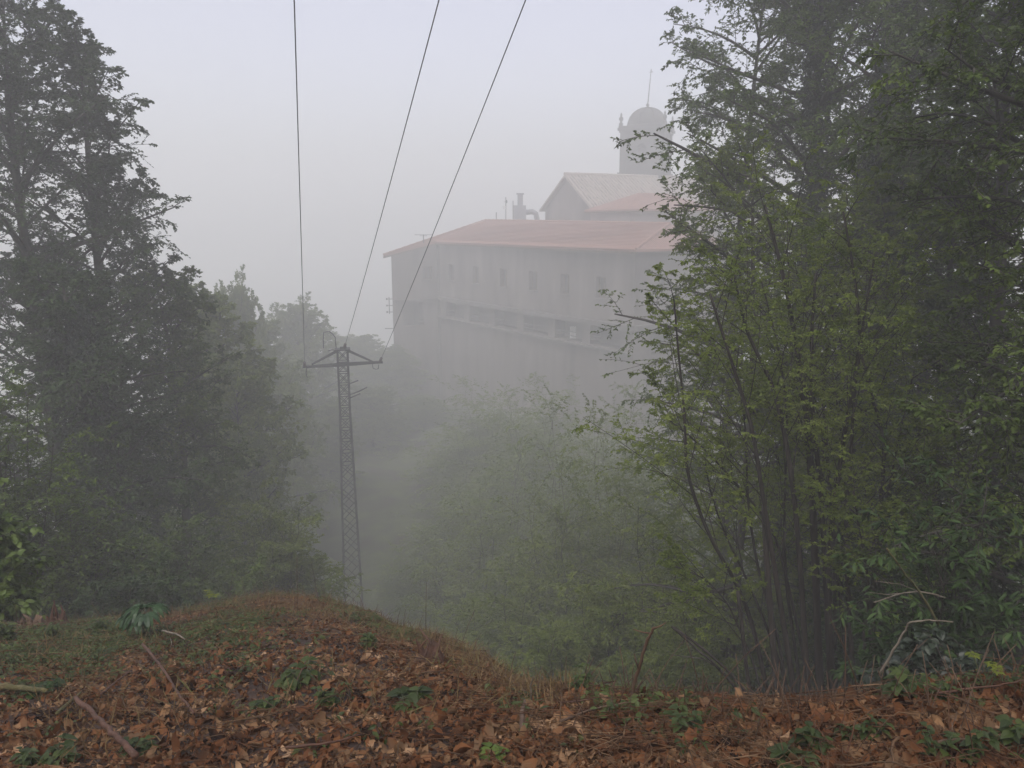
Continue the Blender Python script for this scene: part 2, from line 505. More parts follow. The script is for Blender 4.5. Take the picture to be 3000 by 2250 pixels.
def window_parts(parent, P, o, depth, name='window', shutters=False, rail=False):
    u0, u1, z0, z1 = o
    fr = Geo(); fw = .09
    ax = None

    def bx(ua, ub, za, zb_, d0, d1):
        c = [P(u, z, d) for u in (ua, ub) for z in (za, zb_) for d in (d0, d1)]
        fr.add(c, [(0, 1, 3, 2), (4, 6, 7, 5), (0, 4, 5, 1), (2, 3, 7, 6), (0, 2, 6, 4), (1, 5, 7, 3)])
    d0, d1 = depth - .12, depth - .02
    bx(u0, u0 + fw, z0, z1, d0, d1); bx(u1 - fw, u1, z0, z1, d0, d1)
    bx(u0 + fw, u1 - fw, z0, z0 + fw, d0, d1); bx(u0 + fw, u1 - fw, z1 - fw, z1, d0, d1)
    um = (u0 + u1) / 2
    bx(um - fw / 2, um + fw / 2, z0 + fw, z1 - fw, d0, d1)
    w_ = link(name, fr.mesh(name), M['deadwood'], parent)
    pg = Geo(); pg.add([P(u0, z0, depth - .05), P(u1, z0, depth - .05), P(u1, z1, depth - .05), P(u0, z1, depth - .05)], [(0, 1, 2, 3)])
    link('pane', pg.mesh('pane'), M['glass'], w_)
    sg = Geo()
    c = [P(u, z, d) for u in (u0 - .12, u1 + .12) for z in (z0 - .12, z0 - .003) for d in (-.14, -.003)]
    sg.add(c, [(0, 1, 3, 2), (4, 6, 7, 5), (0, 4, 5, 1), (2, 3, 7, 6), (0, 2, 6, 4), (1, 5, 7, 3)])
    link('sill', sg.mesh('sill'), M['trim'], w_)
    return w_


# --- the long wing with the red roof
lb = thing('long_building', 'long grey stone building with red tiled hip roof rising out of the fog', 'building', (0, 0, 0))
Cc = np.array((-8.0, 88.0)); LEN = 31.4
E = Cc + B2 * LEN
Lw = np.array((-12.9, 85.2))
F1 = E + A2 * 11.0; G1 = Cc + A2 * 11.0; Lb_ = Lw + A2 * 9.0 + np.array((-1.0, 3.0))
ZE, ZL, ZR, ZB = -1.88, -3.1, 0.45, -25.0
LEDGE = -8.05
wg = Geo()
wins = []
for ucen in (2.6, 7.65, 12.7, 17.7, 22.5, 27.3):
    wins.append((ucen - .62, ucen + .62, -6.0, -4.25))
arc = []
u = 1.3
while u < 29:
    arc.append((u, u + 3.9, LEDGE - 1.95, LEDGE - .34)); u += 4.95
PF = wall_face(wg, Cc, E, ZB, ZE - .1, wins + arc, .45)
# end wall to the right
wins_e = [(2.4, 3.6, -5.6, -3.9), (6.6, 7.8, -5.6, -3.9), (2.0, 4.4, LEDGE - 2.4, LEDGE - .3), (6.2, 8.6, LEDGE - 2.4, LEDGE - .3)]
PE = wall_face(wg, E, F1, ZB, ZE - .1, wins_e, .45)
# left wall with its sloping top
arc_l = [(1.2, 3.6, LEDGE - 2.9, LEDGE - .35)]
win_l = [(3.6, 4.7, -5.95, -4.55)]
PL = wall_face(wg, Lw, Cc, ZB, ZL - .1, arc_l + win_l, .45)
wg.add([p3(Lw, ZL - .1), p3(Cc, ZL - .1), p3(Cc, ZE - .1)], [(0, 1, 2)])
for a, b, zt in ((F1, G1, ZE - .1), (G1, Lb_, ZL - .1), (Lb_, Lw, ZL - .1)):
    wg.add([p3(a, ZB), p3(b, ZB), p3(b, zt), p3(a, zt)], [(0, 1, 2, 3)])
wall = link('wall', wg.mesh('wall'), M['plaster'], lb)
for o in wins: window_parts(lb, PF, o, .45)
for o in wins_e[:2]: window_parts(lb, PE, o, .45)
for o in win_l: window_parts(lb, PL, o, .45)


def gallery_opening(P, o, depth):
    u0, u1, z0, z1 = o
    q = Geo()
    D = .7
    # a deep dim loggia: back, floor, ceiling and cheeks
    c = [P(u, z, d) for u in (u0, u1) for z in (z0, z1) for d in (depth, depth + D)]
    q.add(c, [(0, 1, 3, 2), (4, 6, 7, 5), (0, 4, 5, 1), (2, 3, 7, 6), (1, 5, 7, 3)])
    op = link('gallery_opening', q.mesh('gallery_opening'), M['dark'], lb)
    r = Geo()
    for zz in (z0 + .75, z0 + .4):
        r.bar(P(u0, zz, .1), P(u1, zz, .1), .06)
    link('railing', r.mesh('railing'), M['trim'], op)


for o in arc: gallery_opening(PF, o, .45)
for o in wins_e[2:]: gallery_opening(PE, o, .45)
for o in arc_l: gallery_opening(PL, o, .45)
lg = Geo()
for P, L, z, hh in ((PF, LEN, LEDGE, .38), (PL, np.linalg.norm(Cc - Lw), LEDGE - .1, .3), (PE, 11, LEDGE, .38), (PF, LEN, LEDGE - 2.12, .18)):
    c = [P(uu, zz, d) for uu in (0.05, L - .05) for zz in (z - hh / 2, z + hh / 2) for d in (-.45, -.004)]
    lg.add(c, [(0, 1, 3, 2), (4, 6, 7, 5), (0, 4, 5, 1), (2, 3, 7, 6), (0, 2, 6, 4), (1, 5, 7, 3)])
link('ledge', lg.mesh('ledge'), M['trim'], lb)
pp = Geo()
q = Cc - A2 * .25
pp.tubes(np.array([p3(q, ZE - .3), p3(q, -12), p3(q, -22)])[None], np.full((1, 3), .10), 8)
link('drainpipe', pp.mesh('drainpipe'), M['trim'], lb)
# roof
ov = .75
R0 = np.array((-3.0, 91.4)); R1 = np.array((13.2, 67.5))
Ce = p3(Cc - A2 * ov * .6 - B2 * .0, ZE); Ee = p3(E - A2 * ov + B2 * ov, ZE); Fe = p3(F1 + A2 * ov + B2 * ov, ZE)
Le = p3(Lw + np.array((-.75, -.5)), ZL - .08); Ge = p3(G1 + A2 * ov, ZE); Lbe = p3(Lb_ + np.array((-.6, .6)), ZL - .08)
r0 = p3(R0, ZR); r1 = p3(R1, ZR - .4)
rf = roof_mesh('roof', [[Ce, Ee, r1, r0], [Ee, Fe, r1], [Le, Ce, r0], [Fe, Ge, r0, r1], [Ge, Lbe, r0], [Lbe, Le, r0]], M['redtile'], lb, .2)
# rounded ridge and hip tiles, and the tile ends along the eave
rg = Geo()
for a, b in ((r0, r1), (Ce, r0), (Le, r0), (Ee, r1)):
    n = max(2, int(np.linalg.norm(b - a) / .4))
    pts = a + (b - a) * np.linspace(0, 1, n)[:, None] + np.array((0, 0, .03))
    rr = np.where(np.arange(n) % 2, .10, .13)
    rg.tubes(pts[None], rr[None], 6)
link('ridge_tile', rg.mesh('ridge_tile'), M['redtile'], rf)
cg = Geo()
for i in range(1, 19):
    f = i / 19
    a_c = Ce + (r0 - Ce) * f + (0, 0, .012); b_c = Ee + (r1 - Ee) * f + (0, 0, .012)
    cg.tubes(np.array([a_c, (a_c + b_c) / 2, b_c])[None], np.full((1, 3), .045), 5)
    a_l = Le + (r0 - Le) * f + (0, 0, .012)
    cg.tubes(np.array([a_l, (a_l + a_c) / 2, a_c])[None], np.full((1, 3), .04), 5)
link('tile_course', cg.mesh('tile_course'), M['redtile'], rf)
eg = Geo()
n = int(LEN / .26)
dd = (Ee - Ce) / np.linalg.norm(Ee - Ce)
for i in range(n):
    p = Ce + (Ee - Ce) * ((i + .5) / n)
    up_ = np.array((A2[0] * .35, A2[1] * .35, .12))
    eg.tubes(np.array([p - up_ * .35 + (0, 0, -.02), p + up_ + (0, 0, .04)])[None], np.array([[.115, .1]]), 6)
link('eave_tile', eg.mesh('eave_tile'), M['redtile'], rf)
gt = Geo()
for a, b in ((Ce, Ee), (Le, Ce)):
    gt.bar(a + (0, 0, -.27), b + (0, 0, -.27), .16)
link('gutter', gt.mesh('gutter'), M['deadwood'], lb)
# electrical bracket on the outer left corner
bk = Geo()
bp0 = p3(Lw, -8.6)
bk.bar(bp0 + (-.35, -.1, -.9), bp0 + (-.35, -.1, .9), .08)
for z in (-.7, .0, .7):
    bk.bar(bp0 + (-.35, -.1, z), bp0 + (.05, 0, z), .07)
    bk.lathe(bp0 + (-.6, -.1, z), [(0, -.1), (.1, -.08), (.06, 0), (.1, .05), (0, .12)], 8)
    bk.bar(bp0 + (-.6, -.1, z), bp0 + (-.35, -.1, z), .05)
link('wire_bracket', bk.mesh('wire_bracket'), M['steel'], lb)
bk = Geo(); bk.bar(bp0 + (-.9, -.1, -2.5), bp0 + (.05, 0, -2.5), .07)
link('bracket_arm', bk.mesh('bracket_arm'), M['steel'], lb)
# a pale sheet hung in one gallery bay
lt = Geo()
pa = PF(22.6, LEDGE - 1.4, .9)
lt.box(pa, (.55, .1, 1.05))
link('gallery_door', lt.mesh('gallery_door'), M['white'], lb)

# --- roof plant: chimney stack with its duct
D0 = 92.0
sc_ = D0 / F


def up_at(px, py, Y=D0): return at(px, py, Y)


ch = thing('chimney', 'tall grey chimney stack with a bent duct behind the red roof', 'chimney', at(1522, 655, D0))
o0 = np.array(ch.location)
axc = np.array([[A2[0], A2[1], 0], [B2[0], B2[1], 0], [0, 0, 1]])
k = Geo()


def pxbox(geo, x0, x1, y0, y1, Y, dep, org):
    a = at(x0, y1, Y); b = at(x1, y0, Y)
    geo.box((a + b) / 2 - org, (abs(b[0] - a[0]), dep, abs(b[2] - a[2])))


pxbox(k, 1516, 1532, 569, 604, D0, .7, o0); pxbox(k, 1504, 1541, 602, 662, D0, 1.3, o0)
link('stack', k.mesh('stack'), M['metal'], ch)
k = Geo(); pxbox(k, 1513, 1535, 566, 570, D0, .9, o0); link('cap', k.mesh('cap'), M['metal'], ch)
k = Geo()
pts = np.array([at(1541, 622, D0), at(1560, 620, D0), at(1570, 626, D0), at(1573, 640, D0), at(1573, 662, D0)]) - o0
k.tubes(pts[None], np.full((1, 5), .30), 8)
link('duct', k.mesh('duct'), M['metal'], ch)


def mast(label, x0, y0, y1, Y, arms=(), head=False):
    p = at(x0, y0, Y)
    a = thing('antenna', label, 'antenna', p)
    k = Geo(); h = at(x0, y1, Y)[2] - p[2]
    k.tubes(np.array([(0, 0, 0), (0, 0, h / 2), (0, 0, h)])[None], np.full((1, 3), .055), 6)
    link('pole', k.mesh('pole'), M['steel'], a)
    for dz, l in arms:
        q = Geo(); q.bar((-l, 0, h + dz), (l, 0, h + dz), .05); link('crossbar', q.mesh('crossbar'), M['steel'], a)
    if head:
        q = Geo(); q.lathe((-.16, 0, h * .62), [(0, -.22), (.16, -.2), (.18, .1), (.1, .2), (0, .22)], 10); link('sensor', q.mesh('sensor'), M['white'], a)
        q = Geo(); q.lathe((.06, 0, h * .84), [(0, -.2), (.1, -.15), (.1, .15), (0, .2)], 8); link('sensor', q.mesh('sensor'), M['steel'], a)
    return a


mast('thin mast with small sensors left of the chimney stack', 1482, 655, 578, 91, [(-.5, .22)], True)
mast('short bare pole at the left end of the roof ridge', 1454, 655, 622, 90)
mast('plain pole touching the left side of the chimney stack', 1503, 655, 588, 92.4)
mast('wide low television aerial above the left roof slope', 1241, 712, 687, 86.5, [(-.03, .95), (-.14, .4)])

# --- church nave
def scaled(px, Y): return np.array(((px - 1500) / F * Y, Y))


ch_ = thing('church', 'church hall with a grey gable and weathered tile roof behind the red roof', 'church', (0, 0, 0))
Mm = np.array((148 / F * 88, 88.0)) + 0
hw = 5.9
ze_, za_ = 1.9, 5.25
Mg = Mm + A3 * .5
ww = Geo(); LN = 26
a0, a1 = Mg - B3 * (hw - .5), Mg + B3 * (hw - .5)
ww.add([p3(a0, -14), p3(a1, -14), p3(a1, ze_), p3(Mg, za_ - .3), p3(a0, ze_)], [(0, 1, 2, 3, 4)])
b0, b1, bm = a0 + A3 * LN, a1 + A3 * LN, Mg + A3 * LN
ww.add([p3(b0, -14), p3(b1, -14), p3(b1, ze_), p3(bm, za_ - .3), p3(b0, ze_)], [(4, 3, 2, 1, 0)])
ww.add([p3(a1, -14), p3(b1, -14), p3(b1, ze_), p3(a1, ze_)], [(0, 1, 2, 3)])
ww.add([p3(a0, -14), p3(b0, -14), p3(b0, ze_), p3(a0, ze_)], [(3, 2, 1, 0)])
link('wall', ww.mesh('wall'), M['plaster'], ch_)
m0, m1 = Mm, Mm + A3 * (LN + 1)
e0, e1 = Mm + B3 * hw, Mm + B3 * hw + A3 * (LN + 1)
f0, f1 = Mm - B3 * hw, Mm - B3 * hw + A3 * (LN + 1)
zee = ze_ - .25
crf = roof_mesh('roof', [[p3(e0, zee), p3(e1, zee), p3(m1, za_), p3(m0, za_)], [p3(f1, zee), p3(f0, zee), p3(m0, za_), p3(m1, za_)]], M['oldtile'], ch_, .22)
# rows of cover tiles standing proud, as curved ribs down the slope
rb_ = Geo(); P_ = []; R_ = []
for i in range(int(LN / .42)):
    o = A3 * (.15 + i * .42)
    P_.append([p3(e0 + o, zee + .06), p3((e0 + m0) / 2 + o, (zee + za_) / 2 + .06), p3(m0 + o, za_ + .06)]); R_.append([.11, .1, .1])
rb_.tubes(np.array(P_), np.array(R_), 6)
link('cover_tile', rb_.mesh('cover_tile'), M['oldtile'], crf)
rg = Geo(); rg.tubes(np.array([p3(m0, za_ + .1), p3((m0 + m1) / 2, za_ + .1), p3(m1, za_ + .1)])[None], np.full((1, 3), .17), 8)
link('ridge_tile', rg.mesh('ridge_tile'), M['oldtile'], crf)

# --- annex
an = thing('annex', 'low pale pink annex with a red hipped roof below the church roof', 'building', (0, 0, 0))
K0 = np.array((225 / F * 80, 80.0))
wa, wb = 9.7, 7.1
k0, k1, k2, k3 = K0, K0 + B3 * wb, K0 + B3 * wb + A3 * wa, K0 + A3 * wa
zae, zap = 1.38, 2.97
q = Geo()
for a, b in ((k0, k1), (k1, k2), (k2, k3), (k3, k0)):
    q.add([p3(a, -9), p3(b, -9), p3(b, zae), p3(a, zae)], [(0, 1, 2, 3)])
link('wall', q.mesh('wall'), M['pinkwall'], an)
o_ = .45
x0, x1, x2, x3 = [p3(p, zae) for p in (k0 - A3 * o_ - B3 * o_, k1 - A3 * o_ + B3 * o_, k2 + A3 * o_ + B3 * o_, k3 + A3 * o_ - B3 * o_)]
t0 = p3(K0 + B3 * wb / 2 + A3 * 3.2, zap); t1 = p3(K0 + B3 * wb / 2 + A3 * (wa - 3.2), zap)
roof_mesh('roof', [[x0, x1, t0], [x1, x2, t1, t0], [x2, x3, t1], [x3, x0, t0, t1]], M['redtile'], an, .16)
q = Geo()
for a, b in ((x0, x1), (x1, x2)): q.bar(a + (0, 0, -.24), b + (0, 0, -.24), .14)
link('gutter', q.mesh('gutter'), M['deadwood'], an)

# --- bell tower
DT = 96.0
tw_c = at(1893, 450, DT)
bt = thing('bell_tower', 'grey stone bell tower with a round dome and thin mast', 'tower', (tw_c[0], tw_c[1], 0), 0)
ang = radians(-21)
ca, sa = cos(ang), sin(ang)


def tz(py): return at(1893, py, DT)[2]


wT = 4.95


def sqbox(geo, wd, z0, z1):
    geo.box((0, 0, (z0 + z1) / 2), (wd, wd, z1 - z0), ((ca, sa, 0), (-sa, ca, 0), (0, 0, 1)))


q = Geo()
zt, zb = tz(387), tz(508)
# shaft: four walls with arched belfry openings
def T2(x, y): return np.array((x * ca - y * sa, x * sa + y * ca))


def arch_wall(geo, side):
    h = wT / 2
    dirs = [((-1, -1), (1, -1)), ((1, -1), (1, 1)), ((1, 1), (-1, 1)), ((-1, 1), (-1, -1))][side]
    p0 = T2(dirs[0][0] * h, dirs[0][1] * h); p1 = T2(dirs[1][0] * h, dirs[1][1] * h)
    t = (p1 - p0) / wT; n = np.array((-t[1], t[0]))
    z0, z1 = -12.0, zt
    ua, ub = wT / 2 - .55, wT / 2 + .55
    s0, s1 = zb + .9, zb + 2.6

    def P(u, z, d=0): qq = p0 + t * u + n * d; return (qq[0], qq[1], z)
    for (u0, u1, za, zc) in ((0, ua, z0, z1), (ub, wT, z0, z1), (ua, ub, z0, s0)):
        geo.add([P(u0, za), P(u1, za), P(u1, zc), P(u0, zc)], [(0, 1, 2, 3)])
    N = 8
    cu = (ua + ub) / 2; r = (ub - ua) / 2
    an_ = np.linspace(pi, 0, N + 1)
    for i in range(N):
        c0 = (cu + r * cos(an_[i]), s1 + r * sin(an_[i])); c1 = (cu + r * cos(an_[i + 1]), s1 + r * sin(an_[i + 1]))
        geo.add([P(*c0), P(*c1), P(c1[0], z1), P(c0[0], z1)], [(0, 1, 2, 3)])
        geo.add([P(*c0), P(*c1), P(*c1, .6), P(*c0, .6)], [(3, 2, 1, 0)])
    geo.add([P(ua, s0), P(ua, s1), P(ua, s1, .6), P(ua, s0, .6)], [(0, 1, 2, 3)])
    geo.add([P(ub, s0), P(ub, s1), P(ub, s1, .6), P(ub, s0, .6)], [(3, 2, 1, 0)])
    geo.add([P(ua, s0), P(ub, s0), P(ub, s0, .6), P(ua, s0, .6)], [(3, 2, 1, 0)])
    lv = Geo()
    for i in range(10):
        z = s0 + .1 + i * .21
        lv.box(np.array(P(cu, z, .45)), (1.1, .04, .2), ((t[0], t[1], 0), (n[0] * .8, n[1] * .8, .6), (-n[0] * .6, -n[1] * .6, .8)))
    lv.add([P(ua, s0, .6), P(ub, s0, .6), P(ub, s1 + r, .6), P(ua, s1 + r, .6)], [(0, 1, 2, 3)])
    link('belfry_louvre', lv.mesh('belfry_louvre'), M['tower'], bt)


for sd_ in range(4): arch_wall(q, sd_)
for sx in (-1, 1):
    for sy in (-1, 1):
        c = T2(sx * (wT / 2 - .3), sy * (wT / 2 - .3))
        q.box((c[0], c[1], (zb + zt) / 2), (.75, .75, zt - zb), ((ca, sa, 0), (-sa, ca, 0), (0, 0, 1)))
link('shaft', q.mesh('shaft'), M['tower'], bt)
q = Geo(); sqbox(q, wT + .7, zt, zt + .28); sqbox(q, wT + .35, zt - .22, zt - .003); sqbox(q, wT + .5, zt + .283, zt + .5)
link('cornice', q.mesh('cornice'), M['tower'], bt)
q = Geo(); sqbox(q, wT + .55, zb - .28, zb); link('base_moulding', q.mesh('base_moulding'), M['tower'], bt)
q = Geo()
zd = zt + .5; Rd = 2.32
hd = tz(316) - zd
q.lathe((0, 0, zd), [(Rd + .12, 0), (Rd + .12, .2), (Rd, .22)] + [(Rd * cos(a), .22 + (hd - .22) * sin(a)) for a in np.linspace(.02, pi / 2 - .03, 16)] + [(0, hd)], 32)
link('dome', q.mesh('dome', True), M['tower'], bt)
q = Geo()
for a in np.arange(8) * pi / 4 + .2:
    P_ = np.array([((Rd + .02) * cos(e) * cos(a), (Rd + .02) * cos(e) * sin(a), zd + .22 + (hd - .2) * sin(e)) for e in np.linspace(.02, pi / 2 - .05, 12)])
    q.tubes(P_[None], np.full((1, 12), .07), 5)
link('dome_rib', q.mesh('dome_rib'), M['tower'], bt)
for sx in (-1, 1):
    for sy in (-1, 1):
        c = T2(sx * (wT / 2 + .02), sy * (wT / 2 + .02))
        q = Geo(); q.lathe((c[0], c[1], zt + .5), [(.0, 0), (.24, 0), (.24, .3), (.12, .4), (.12, .5), (.26, .72), (.24, .9), (.1, 1.05), (.1, 1.15), (.14, 1.22), (.04, 1.42), (0, 1.5)], 10)
        link('pinnacle', q.mesh('pinnacle'), M['tower'], bt)
q = Geo(); zt2 = zd + hd
q.lathe((0, 0, zt2 - .05), [(.0, 0), (.22, 0), (.12, .18), (.2, .32), (.2, .42), (.05, .6), (0, .62)], 10)
link('finial', q.mesh('finial'), M['tower'], bt)
q = Geo(); zm = tz(205)
q.tubes(np.array([(0, 0, zt2 + .3), (.12, 0, (zt2 + zm) / 2), (.27, 0, zm)])[None], np.array([[.075, .06, .045]]), 6)
q.bar((.05, 0, zm - .25), (.5, 0, zm - .2), .07)
q.lathe((.27, 0, zm), [(0, -.12), (.1, 0), (0, .12)], 8)
link('mast', q.mesh('mast'), M['steel'], bt)

# the whole complex stands a good hundred metres off
FAR = 1.25
for o in list(C.objects):
    if o.parent is None and o.get('category') in ('building', 'church', 'tower', 'chimney', 'antenna'):
        o.location = [v * FAR for v in o.location]; o.scale = (FAR,) * 3

# ------------------------------------------------------------------ pylon and wires
PY = 40.0
ptop = at(1003, 1024, PY); pbase_z = gz(ptop[0] + .1, PY) - .1
Hp = ptop[2] - pbase_z
py_rz = radians(13)
py = thing('pylon', 'grey steel lattice pylon standing in the foggy clearing', 'pylon', (ptop[0], ptop[1], pbase_z), py_rz)


def half(z):
    """half width at height z over the base"""
    s = (Hp - z)
    return .285 if s < 3.2 else .285 + (s - 3.2) * .021


legz = [0, Hp - 3.2, Hp]
for sx in (-1, 1):
    for sy in (-1, 1):
        q = Geo()
        for za, zc in zip(legz[:-1], legz[1:]):
            a = np.array((sx * half(za), sy * half(za), za)); b = np.array((sx * half(zc), sy * half(zc), zc))
            q.bar(a - (sx * .04, 0, 0), b - (sx * .04, 0, 0), .095, (0, 1, 0), .014)
            q.bar(a - (0, sy * .04, 0), b - (0, sy * .04, 0), .014, (0, 1, 0), .095)
        link('leg', q.mesh('leg'), M['steel'], py)
zs = [Hp]
while zs[-1] > .6:
    step = .60 if Hp - zs[-1] < 4.4 else min(1.15, .60 + (Hp - zs[-1] - 4.4) * .06)
    zs.append(max(zs[-1] - step, .0))
for ax_ in (0, 1):
    for sg_ in (-1, 1):
        q = Geo()
        for i, (z1, z0) in enumerate(zip(zs[:-1], zs[1:])):
            h1, h0 = half(z1), half(z0)

            def pt(s, z, h): return np.array((s * h, sg_ * h, z)) if ax_ == 0 else np.array((sg_ * h, s * h, z))
            upv = (0, 1, 0) if ax_ == 0 else (1, 0, 0)
            q.bar(pt(-1, z0, h0), pt(1, z1, h1), .035, upv, .05); q.bar(pt(1, z0, h0), pt(-1, z1, h1), .035, upv, .05)
            if Hp - z0 < 6.2: q.bar(pt(-1, z0, h0), pt(1, z0, h0), .04, upv, .06)
        link('lattice', q.mesh('lattice'), M['steel'], py)
arm_z = Hp - .78
AW = 1.86
q = Geo()
for sy in (-1, 1):
    q.bar((-AW + .1, sy * .06, arm_z - .05), (0, sy * .3, arm_z), .05, (0, 0, 1), .11)
    q.bar((AW - .1, sy * .06, arm_z + .05), (0, sy * .3, arm_z), .05, (0, 0, 1), .11)
q.box((-AW, 0, arm_z - .03), (.32, .3, .10)); q.box((AW, 0, arm_z + .05), (.32, .3, .10))
for s in (-1, 1):
    for uu in (.55, .95, 1.35):
        q.bar((s * uu, -.3 + .13 * uu, arm_z), (s * uu, .3 - .13 * uu, arm_z), .04)
link('crossarm', q.mesh('crossarm'), M['steel'], py)
for s in (-1, 1):
    for sy in (-1, 1):
        q = Geo(); q.bar((s * .26, sy * .28, Hp - .06), (s * (AW - .3), sy * .06, arm_z + .06), .05, (0, 0, 1), .07)
        link('arm_brace', q.mesh('arm_brace'), M['steel'], py)
q = Geo(); q.box((0, 0, Hp + .02), (.78, .7, .07)); q.box((.05, 0, Hp + .09), (.34, .2, .1))
link('top_plate', q.mesh('top_plate'), M['steel'], py)


def insulator_string(a, b, parent):
    a = np.asarray(a, float); b = np.asarray(b, float)
    q = Geo(); n = 9
    pts = a + (b - a) * np.linspace(0, 1, n * 2)[:, None]
    q.tubes(pts[None], np.where(np.arange(n * 2) % 2, .075, .03)[None], 8)
    link('insulator', q.mesh('insulator'), M['insulator'], parent)


# wire directions, from the photo
Rz = np.array([[cos(py_rz), -sin(py_rz), 0], [sin(py_rz), cos(py_rz), 0], [0, 0, 1]])
base = np.array((ptop[0], ptop[1], pbase_z))
loc_att = [np.array((-AW - .05, -.1, arm_z + .02)), np.array((.10, -.2, Hp + .12)), np.array((AW + .02, -.1, arm_z + .1))]
tops = [(862, 0), (1286, 0), (1540, 0)]
names = ['leftmost thin power line, the near vertical one, ending at the left crossarm tip',
         'middle thin power line sloping down to the top of the pylon',
         'rightmost thin power line, crossing before the red roofed building']
for la, (tx, ty), lab in zip(loc_att, tops, names):
    A = base + Rz @ la
    d = ray(tx, ty); Yb = 15.4
    Bp = d * (Yb / d[1])
    Dv = Bp - A
    insulator_string(la, la + np.linalg.inv(Rz) @ (Dv * (.7 / np.linalg.norm(Dv))), py)
    ts = np.linspace(0.0, 2.6, 60)
    pts = A + Dv * ts[:, None]
    pts[:, 2] += -.45 * ts * (1 - ts) + .12 * np.maximum(ts - 1, 0) ** 2 * 3     # a little sag
    q = Geo(); q.tubes((pts - A)[None], np.full((1, 60), .0125), 6)
    o = link('power_line', q.mesh('power_line'), M['wire'])
    o.location = A
    tag(o, lab, 'cable', 'three wires of the power line')
# jumper loop over the top, loops under the arm tips, and side brackets
def loc(px_, py_):
    p = np.linalg.inv(Rz) @ (at(px_, py_, PY) - base); p[1] = 0; return p


def wire_part(name, pix, r, mat='steel'):
    P_ = np.array([loc(*p) for p in pix])
    tt = np.linspace(0, len(P_) - 1, (len(P_) - 1) * 4 + 1)
    Q = np.stack([np.interp(tt, np.arange(len(P_)), P_[:, i]) for i in range(3)], 1)
    q = Geo(); q.tubes(Q[None], np.full((1, len(Q)), r), 6)
    link(name, q.mesh(name), M[mat], py)


wire_part('jumper_loop', [(948, 1018), (947, 995), (948, 972), (964, 970), (974, 977), (982, 988), (983, 1005), (985, 1020)], .026)
wire_part('arm_loop', [(903, 1068), (899, 1076), (897, 1088), (899, 1098), (902, 1102)], .028)
wire_part('arm_loop', [(1092, 1070), (1094, 1082), (1103, 1086), (1110, 1084), (1111, 1072)], .018)
wire_part('bracket', [(1020, 1126), (1036, 1121), (1050, 1116)], .034)
wire_part('bracket', [(1022, 1158), (1050, 1149), (1076, 1138)], .034)
wire_part('bracket', [(1022, 1168), (1040, 1161), (1056, 1155)], .034)
wire_part('stay_wire', [(960, 1027), (972, 1024), (988, 1026)], .03)
q = Geo()
for sx in (-1, 1):
    for sy in (-1, 1): q.box((sx * half(0), sy * half(0), .05), (.7, .7, .5))
link('footing', q.mesh('footing'), M['trim'], py)


# ------------------------------------------------------------------ trees
def unit(v): return v / (np.linalg.norm(v, axis=-1, keepdims=True) + 1e-9)


def side_shoots(rg, P, per, s0, s1, ang, ratio, flat, droop, K=5, lift=0.0, end=True):
    """children on parent lines P (N,K0,3): alternate sides, spreading mostly level (flat) -> (N*per,K,3)"""
    N, K0, _ = P.shape
    plen = np.linalg.norm(np.diff(P, axis=1), axis=2).sum(1)
    s = s0 + (s1 - s0) * ((np.arange(per)[None] + rg.uniform(.1, .9, (N, per))) / per)
    x = s * (K0 - 1); i = np.minimum(x.astype(int), K0 - 2); f = (x - i)[..., None]
    n_ = np.arange(N)[:, None]
    p = P[n_, i] * (1 - f) + P[n_, i + 1] * f
    T = unit(P[n_, i + 1] - P[n_, i])
    upv = np.array((0, 0, 1.0))
    sd_ = unit(np.cross(T, upv + rg.normal(0, .25, T.shape)))
    u2 = np.cross(sd_, T)
    sign = np.where((np.arange(per)[None] + rg.integers(0, 2, (N, 1))) % 2, 1.0, -1.0)[..., None]
    roll = rg.normal(0, flat, (N, per))[..., None]
    lat = sd_ * sign * np.cos(roll) + u2 * np.sin(roll)
    a = radians(ang) * rg.uniform(.75, 1.25, (N, per))[..., None]
    D = unit(T * np.cos(a) + lat * np.sin(a) + np.array((0, 0, lift)))
    L = (plen[:, None] * ratio * (1.1 - .75 * (s - s0) / max(s1 - s0, 1e-6)) * rg.uniform(.6, 1.25, (N, per)))
    t = np.linspace(0, 1, K)
    Q = p[:, :, None] + D[:, :, None] * (L[..., None, None] * t[None, None, :, None])
    bend = rg.normal(0, .10, (N, per, 1, 3)) * L[..., None, None] * (t ** 2)[None, None, :, None]
    Q = Q + bend
    Q[..., 2] += (-droop * L[..., None] * t ** 2)
    return Q.reshape(N * per, K, 3), s.reshape(-1)


